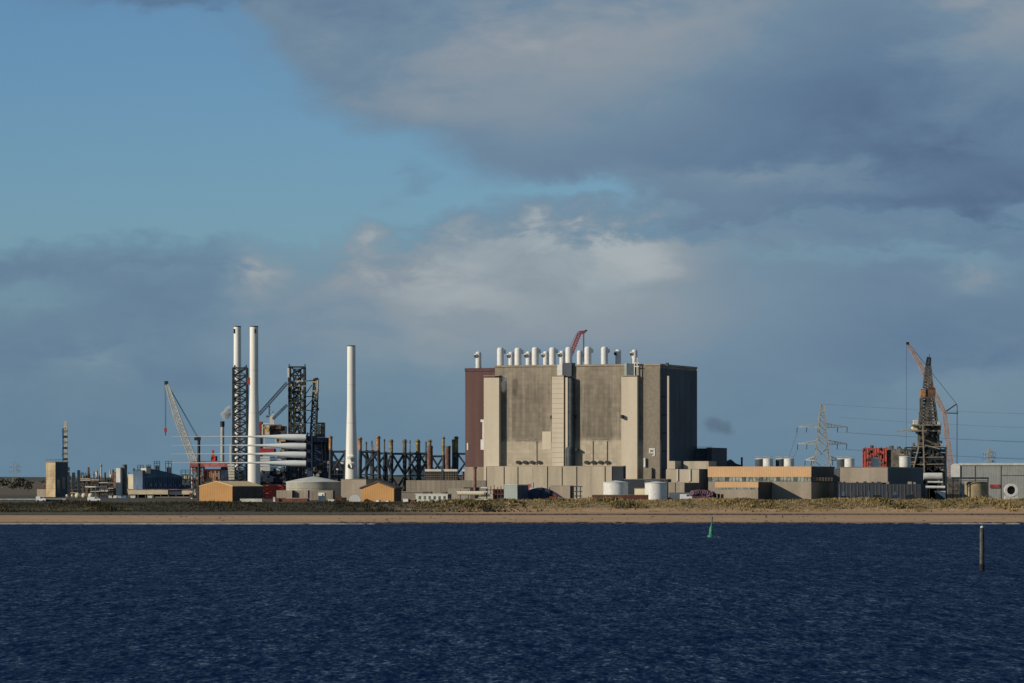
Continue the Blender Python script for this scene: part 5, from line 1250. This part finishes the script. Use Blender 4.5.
for k, (a, b_, pt, pb) in enumerate(((137.7, 143.3, 465.2, 474), (146.5, 150.8, 465, 468), (154.2, 159.7, 461.3, 470), (165.6, 171.6, 461.3, 473), (181, 190, 470, 479), (133.3, 134.8, 468.5, 475))):
    B = Fr('roof_steel_frame', ['open cooling frame over the white plant building', 'low steel frame on the cream roof cabin of the blue hall', 'tall open steel frame on the blue hall, left one', 'tall open steel frame on the blue hall, right one', 'pale plant box on the right slope of the blue hall', 'tiny mast over the white plant building'][k], 'steel frame', (a+b_)/2, 2425, 0, base=G)
    mb = MB()
    for v in (0, 4):
        for px in (a, (a+b_)/2, b_): mb.beam(B.P(px, pb+4, v), B.P(px, pt, v), .4)
        for py in (pt, pt+2, (pt+pb)/2, pb): mb.beam(B.P(a, py, v), B.P(b_, py, v), .35)
    mb.build('frame', 'steel', B.e); B.bx('core', 'cream' if k == 4 else 'derr', a+1.0, b_-1.0 if b_-a > 3 else b_-.3, (pt+pb)/2+.5, pb+6, .5, 3.5)
B = Fr('white_roofed_canopy', 'long canopy with a white roof edge and black open front below the blue hall', 'canopy', 128, 2330, 0)
B.bx('roof', 'cream', 128, 168, 490, 494.4, 0, 14); B.bx('roof', 'cream', 181.8, 195, 490.5, 494.4, 0, 14); B.bx('roof_gap', 'dark', 168.1, 181.7, 491.5, 494.8, .3, 14)
B.bx('back_wall', 'black', 130, 195, 494.5, 500, 6, 14, 0); B.bx('fascia', 'pink', 128, 195, 489.2, 489.8, .2, 13)
for k in range(9): B.bx('column', 'concd', 130+k*7.6, 130.7+k*7.6, 494.5, 500, .5, 1, 0)
B.bx('front_wall', 'concd', 155, 192, 496.6, 501, -4, -3, 0)
for k in range(7): 
    px = (104, 111, 114.5, 120, 124, 133, 150)[k]; m = ('navy', 'pale', 'white', 'bluegrey', 'blue', 'white', 'pale')[k]
    B = Fr('yard_skip', ['blue skip left of the pale tower foot', 'pale skip under the pale tower', 'white skip right under the pale tower', 'blue grey skip right of the pale tower', 'blue skip left of the canopy', 'white skip before the canopy\'s black front', 'pale skip before the canopy middle'][k], 'skip', px, 2280, 0)
    MB().prism([(-1.2, 0), (1.2, 0), (1.5, 1.5), (-1.5, 1.5)], -1, 1).build('shell', m, B.e); MB().box(-1.6, 1.6, -1.1, 1.1, 1.503, 1.65).build('rim', 'steel', B.e)
# white pipeline fence at the left
B = Fr('quay_pipeline', 'long thin white pipeline low on posts before the far plant', 'pipeline', 50, 1890, 0)
MB().tube(B.P(-20, 499.6), B.P(66, 499.4), .38, n=6).build('pipe', 'galv', B.e); MB().tube(B.P(-20, 503), B.P(40, 502.8), .3, n=6).build('pipe', 'pale', B.e); MB().tube(B.P(60, 503.2, 1), B.P(96, 502.8, 1), .3, n=6).build('pipe', 'white', B.e)
for k in range(14): B.bx('post', 'concd', -16+k*8, -15.3+k*8, 499.5, 506, 0, .4, -.3)
B = Fr('dark_quay_shed', 'low dark shed right of the white van at the far left', 'shed', 52, 1880, 0); B.bx('wall', 'black', 44, 60, 500, 506, 0, 8, -.3); B.bx('roof', 'dark', 43.6, 60.3, 499.3, 499.95, -.3, 8.3)

# ------------------------------------------------------------------ marks in the water
yb = F*CH/(537-HZ); m_ = yb/F
B = Fr('green_buoy', 'green navigation buoy floating before the beach', 'buoy', 711, yb, 0, base=0)
MB().lathe([(1.05, -.4), (1.15, .25), (.95, .6)], 20).build('float', 'green', B.e, True)
MB().lathe([(.72, .603), (.66, 2.6), (.35, 3.4)], 16).build('body', 'green', B.e, True)
mb = MB(); mb.lathe([(.22, 3.4), (.16, 5.4)], 10); mb.build('mast', 'green', B.e, True)
MB().lathe([(.42, 5.402), (.02, 6.5)], 14).build('topmark', 'green', B.e, True)
B.e.rotation_euler = (0, radians(3), 0)
yp = F*CH/(571-HZ)
B = Fr('marker_pile', 'thick dark timber marker pile standing in the water at the right', 'pile', 982, yp, 0, base=0)
MB().lathe([(.46, -2), (.45, 2.5), (.42, 7.4), (.40, 7.95)], 18).build('shaft', 'pilem', B.e, True)
MB().lathe([(.475, -1.0), (.475, .9), (.462, 1.25)], 18).build('weed_band', 'weed', B.e, True)
MB().lathe([(.30, 7.953), (.32, 8.15), (.15, 8.3)], 14).build('cap', 'pale', B.e, True)
mb = MB()
for k in range(16): mb.box(-.3, -.05, -.50, -.44, 1.5+k*.36, 1.54+k*.36)
mb.box(-.3, -.27, -.5, -.44, 1.4, 7.4); mb.box(-.08, -.05, -.52, -.46, 1.4, 7.4); mb.build('ladder', 'galv', B.e)

def wash(x, y, r, label):
    mb = MB(); rw = random.Random(label)
    for k in range(26):
        a = rw.uniform(0, 6.28); q_ = r*rw.uniform(1, 1.8); w_ = rw.uniform(.05, .12)
        mb.ball((x+q_*cos(a)*1.3, y+q_*sin(a)*2.2, .02), w_, 6, 4, (2.2, 2.0, .25))
    tag(mb.build('wash', mat('foam', (.55, .58, .60), .6)), label, 'foam', kind='stuff')
wash((711-512)*yb/F, yb, 1.1, 'thin foam wash round the foot of the green buoy')
# ------------------------------------------------------------------ two walkers on the beach
def person(px, py_foot, Y, label, lean, h=1.75):
    z0 = ground((px-512)*Y/F, Y)
    e = bpy.data.objects.new('person', None); C.objects.link(e); e.location = ((px-512)*Y/F, Y, z0); tag(e, label, 'person', 'walkers on the beach')
    s = h/1.75
    V = [(0, 0, .95), (0, 0, 1.15), (0, 0, 1.38), (0, 0, 1.50), (0, 0, 1.62), (.19, 0, 1.40), (.26, -.03, 1.12), (.24, -.12, .88), (-.19, 0, 1.40), (-.26, .05, 1.12), (-.25, .1, .88),
         (.10, 0, .88), (.13+lean, .05, .48), (.16+lean*1.6, .1, .06), (.2+lean*1.6, -.08, .04), (-.10, 0, .88), (-.12-lean, -.05, .48), (-.15-lean*1.5, -.1, .06), (-.12-lean*1.5, -.27, .04)]
    E = [(0, 1), (1, 2), (2, 3), (3, 4), (2, 5), (5, 6), (6, 7), (2, 8), (8, 9), (9, 10), (0, 11), (11, 12), (12, 13), (13, 14), (0, 15), (15, 16), (16, 17), (17, 18)]
    Rr = [.15, .14, .15, .06, .10, .075, .055, .04, .075, .055, .04, .095, .065, .045, .04, .095, .065, .045, .04]
    me = bpy.data.meshes.new('body'); me.from_pydata([(a*s, b*s, c*s) for a, b, c in V], E, []); o = bpy.data.objects.new('body', me); C.objects.link(o); o.parent = e
    sk = o.modifiers.new('skin', 'SKIN'); 
    for i, r in enumerate(Rr): me.skin_vertices[0].data[i].radius = (r*s, r*s)
    me.skin_vertices[0].data[0].use_root = True
    o.modifiers.new('sub', 'SUBSURF').levels = 1; me.materials.append(M['cloth'])
    MB().ball((0, -.01*s, 1.64*s), .11*s, 12, 10, (.85, .95, 1.15)).build('head', 'skin', e, True)
    MB().ball((0, .015*s, 1.67*s), .115*s, 12, 8, (.9, .95, 1.05)).build('hair', 'black', e, True)
person(766.2, 518, 1662, 'taller walker in dark clothes on the beach right of the green buoy', .08, 1.85)
person(782.6, 518, 1664, 'shorter walker in dark clothes further right along the beach', .05, 1.6)

# ------------------------------------------------------------------ dune vegetation
def leafmat(name, c1, c2, c3, sc=.08):
    m = bpy.data.materials.new(name); m.use_nodes = True; t = m.node_tree; q = NG(t); b = t.nodes['Principled BSDF']
    c = q.n('ShaderNodeTexCoord').outputs['Object']; n1 = q.noise(c, sc, 4, .6); n2 = q.noise(c, sc*9, 3, .6)
    base = q.mix(q.sm(n1, .38, .62), (*c1, 1), (*c2, 1)); base = q.mix(q.sm(n2, .5, .72), base, (*c3, 1))
    t.links.new(base, b.inputs['Base Color']); b.inputs['Roughness'].default_value = .9; b.inputs['Specular IOR Level'].default_value = .1
    return m
def tufts(name, label, n, xr, yr, test, hr, m, seed, blades=7):
    rg = random.Random(seed); mb = MB(); k = 0; tries = 0
    while k < n and tries < n*6:
        tries += 1; x = rg.uniform(*xr); y = rg.uniform(*yr)
        if not test(x, y, rg): continue
        k += 1; z = ground(x, y)-.1; h0 = rg.uniform(*hr)*(.6+.9*max(0, wob(x+y*.5, .11, .27))+(.35 if rg.random() < .04 else 0))
        for _ in range(blades):
            a = rg.uniform(0, 2*pi); b_ = rg.uniform(.15, .55)*h0; w = rg.uniform(.07, .2)*h0; h = h0*rg.uniform(.6, 1.1)
            ox, oy = x+rg.uniform(-.3, .3), y+rg.uniform(-.3, .3); ca, sa_ = cos(a), sin(a)
            o = len(mb.v); mb.v += [(ox-sa_*w, oy+ca*w, z), (ox+sa_*w, oy-ca*w, z), (ox+ca*b_*.5+sa_*w*.6, oy+sa_*b_*.5-ca*w*.6, z+h*.65), (ox+ca*b_, oy+sa_*b_, z+h)]
            mb.f += [(o, o+1, o+2), (o, o+2, o+3)]
    me = mb.mesh(name); me.materials.append(m); ob = bpy.data.objects.new(name, me); C.objects.link(ob); tag(ob, label, 'grass', kind='stuff'); return ob
gm = leafmat('marram_grass', (.26, .19, .08), (.36, .27, .125), (.15, .125, .055))
bmx = leafmat('dune_scrub', (.10, .09, .042), (.17, .13, .06), (.07, .06, .03))
dm = leafmat('dark_bank_scrub', (.030, .031, .020), (.055, .048, .030), (.085, .060, .035))
def rough_edge(x, y): return 1753+9*wob(x, .12, .05, 2)+3*wob(x, .4, .23)
tufts('marram_grass', 'pale marram grass covering the dunes in the right half', 9500, (-45, 300), (1745, 1800), lambda x, y, r: y > rough_edge(x, y)+4-r.random()**3*14 and (x > 10 or r.random() < .5), (.7, 1.5), gm, 1)
tufts('dune_scrub', 'dark green scrub patches along the dune crest in the right half', 2600, (-40, 300), (1756, 1792), lambda x, y, r: wob(x*1.3+y*.4, .16, .07, 4)+.25*wob(x, .9, .5) > .05, (.8, 1.7), bmx, 2, 9)
tufts('dark_bank_scrub', 'dark low scrub on the bank in the left half', 8500, (-300, 20), (1741, 1800), lambda x, y, r: y > 1744+4*wob(x, .1, .04) and (x < -25 or r.random() < (20-x)/45), (.7, 1.5), dm, 3)
lg = leafmat('olive_verge', (.17, .15, .06), (.22, .19, .08), (.12, .11, .05))
tufts('olive_grass_verge', 'olive grass verge in a thin strip at the far left shore', 1500, (-262, -165), (1752, 1758), lambda x, y, r: True, (.35, .8), lg, 4)

# trees and hedges on the flat land at the far left
def tree(px, Y, h, r, label, seed, group=None):
    rg = random.Random(seed); x = (px-512)*Y/F
    e = bpy.data.objects.new('broadleaf_tree', None); C.objects.link(e); e.location = (x, Y, ground(x, Y)); tag(e, label, 'tree', group)
    mb = MB(); mb.tube((0, 0, -.5), (0, 0, h*.55), h*.045, h*.02, n=8)
    for k in range(6):
        a = rg.uniform(0, 6.28); z0 = h*rg.uniform(.25, .5); mb.tube((0, 0, z0), (r*.6*cos(a), r*.6*sin(a), z0+h*.25), h*.018, h*.006, n=6)
    mb.build('trunk', 'bark', e)
    mb = MB()
    for k in range(420):
        u = rg.gauss(0, .42); v = rg.gauss(0, .42); w = rg.uniform(-1, 1)
        if u*u+v*v+w*w*.9 > 1.15: continue
        c = Vector((u*r, v*r, h*.62+w*h*.38)); s_ = r*rg.uniform(.08, .17)
        a = Vector((rg.gauss(0, 1), rg.gauss(0, 1), rg.gauss(0, 1))).normalized(); b_ = a.orthogonal().normalized(); d = a.cross(b_)
        mb.add([c-b_*s_, c+d*s_, c+b_*s_, c-d*s_*.8], [(0, 1, 2, 3)])
    mb.build('crown', 'leafd', e)
tree(20, 5000, 14, 9, 'largest dark tree clump on the far left skyline', 1); tree(24.5, 5000, 12, 7, 'rounded tree just right of the largest on the far skyline', 2)
tree(28, 4300, 11, 6, 'lower dark tree right of the skyline clump at the far left', 3); tree(13.5, 4700, 9, 6, 'small tree left of the skyline clump at the far left', 4); tree(3, 5600, 12, 10, 'tree at the very left edge of the skyline', 5)
rg = random.Random(71); mb = MB()
for k in range(420):
    Y = rg.uniform(5600, 9500); px = rg.uniform(-60, 1100) if k % 3 == 0 else rg.uniform(-60, 240); x = (px-512)*Y/F
    row = round(Y/420)*420+rg.gauss(0, 12); s_ = rg.uniform(1.0, 2.4); z = ground(x, row)+s_*.8
    a = rg.uniform(0, pi); ca, sa_ = cos(a)*s_*1.4, sin(a)*s_*1.4
    mb.add([(x-ca, row-sa_, z-s_), (x+ca, row+sa_, z-s_), (x+ca*.7, row+sa_*.7, z+s_*rg.uniform(.2, 1)), (x-ca*.6, row-sa_*.6, z+s_*rg.uniform(.1, .9))], [(0, 1, 2, 3)])
o = mb.build('far_hedgerow', 'leafd'); tag(o, 'dark hedges and scrub lines across the flat land far behind', 'hedge', kind='stuff')
# low far hills beyond the plain
hb = MB(); n_ = 90
hx = [-9000+200*i for i in range(n_+1)]
for x in hx:
    t = 17+9*max(0, wob(x, .0011, .0005, 1))+3*wob(x, .006, .0027)
    hb.v += [(x, 11800, 10), (x, 12500, 22+t*.9), (x, 14000, 22+t), (x, 16500, 10)]
hb.f = [(4*i+j, 4*i+4+j, 4*i+5+j, 4*i+1+j) for i in range(n_) for j in range(3)]
struct(hb, 'far_hills', mat('far_hill_fields', (.06, .058, .04), .95, var=.3, scale=.004))

# ------------------------------------------------------------------ steam and smoke
def smoke(name, label, px, py, rx, ry, Y, dens, col, sc, seed, anis=0.0, absorb=0.0, tilt=0.0):
    mb = MB(); mb.ball((0, 0, 0), 1, 24, 16, (rx*Y/F, rx*Y/F*.8, ry*Y/F))
    m = bpy.data.materials.new(name); m.use_nodes = True; t = m.node_tree; t.nodes.remove(t.nodes['Principled BSDF']); q = NG(t)
    v = q.n('ShaderNodeVolumePrincipled'); v.inputs['Color'].default_value = (*col, 1); v.inputs['Anisotropy'].default_value = anis
    c = q.n('ShaderNodeTexCoord').outputs['Object']
    nz = q.noise(q.mapping(c, (1, 1, 1), (seed*3.1, seed, 0)), sc, 5, .65, .4)
    s_ = q.mapping(c, (1/(rx*Y/F), 1/(rx*Y/F*.8), 1/(ry*Y/F)))
    ln = q.n('ShaderNodeVectorMath', operation='LENGTH'); t.links.new(s_, ln.inputs[0])
    fall = q.sm(ln.outputs['Value'], .25, 1.0, 1, 0)
    d = q.m('MULTIPLY', q.sm(q.m('ADD', nz, q.m('MULTIPLY', q.m('SUBTRACT', fall, .6), .35)), .46, .62), dens)
    d = q.m('MULTIPLY', d, fall)
    t.links.new(d, v.inputs['Density']); t.links.new(v.outputs[0], t.nodes['Material Output'].inputs['Volume'])
    o = mb.build(name, m); o.location = ((px-512)*Y/F, Y, CH-(py-HZ)*Y/F); o.rotation_euler = (0, tilt, 0); tag(o, label, 'smoke' if 'smoke' in name else 'steam', kind='stuff'); return o
smoke('steam_puff', 'small white steam cloud over the thin grey chimney', 227.5, 413, 9, 13, 2900, .8, (1, 1, 1), .13, 1, tilt=.5)
smoke('steam_trail', 'grey steam drifting up between the left pier and the sooty wall', 504, 382, 5.5, 22, 2004, .22, (.9, .9, .92), .22, 2, tilt=.10)
smoke('smoke_wisp', 'thin dark smoke wisp in the sky right of the reactor block', 718, 426, 32, 15, 2300, .030, (.10, .11, .15), .16, 5, tilt=.3)
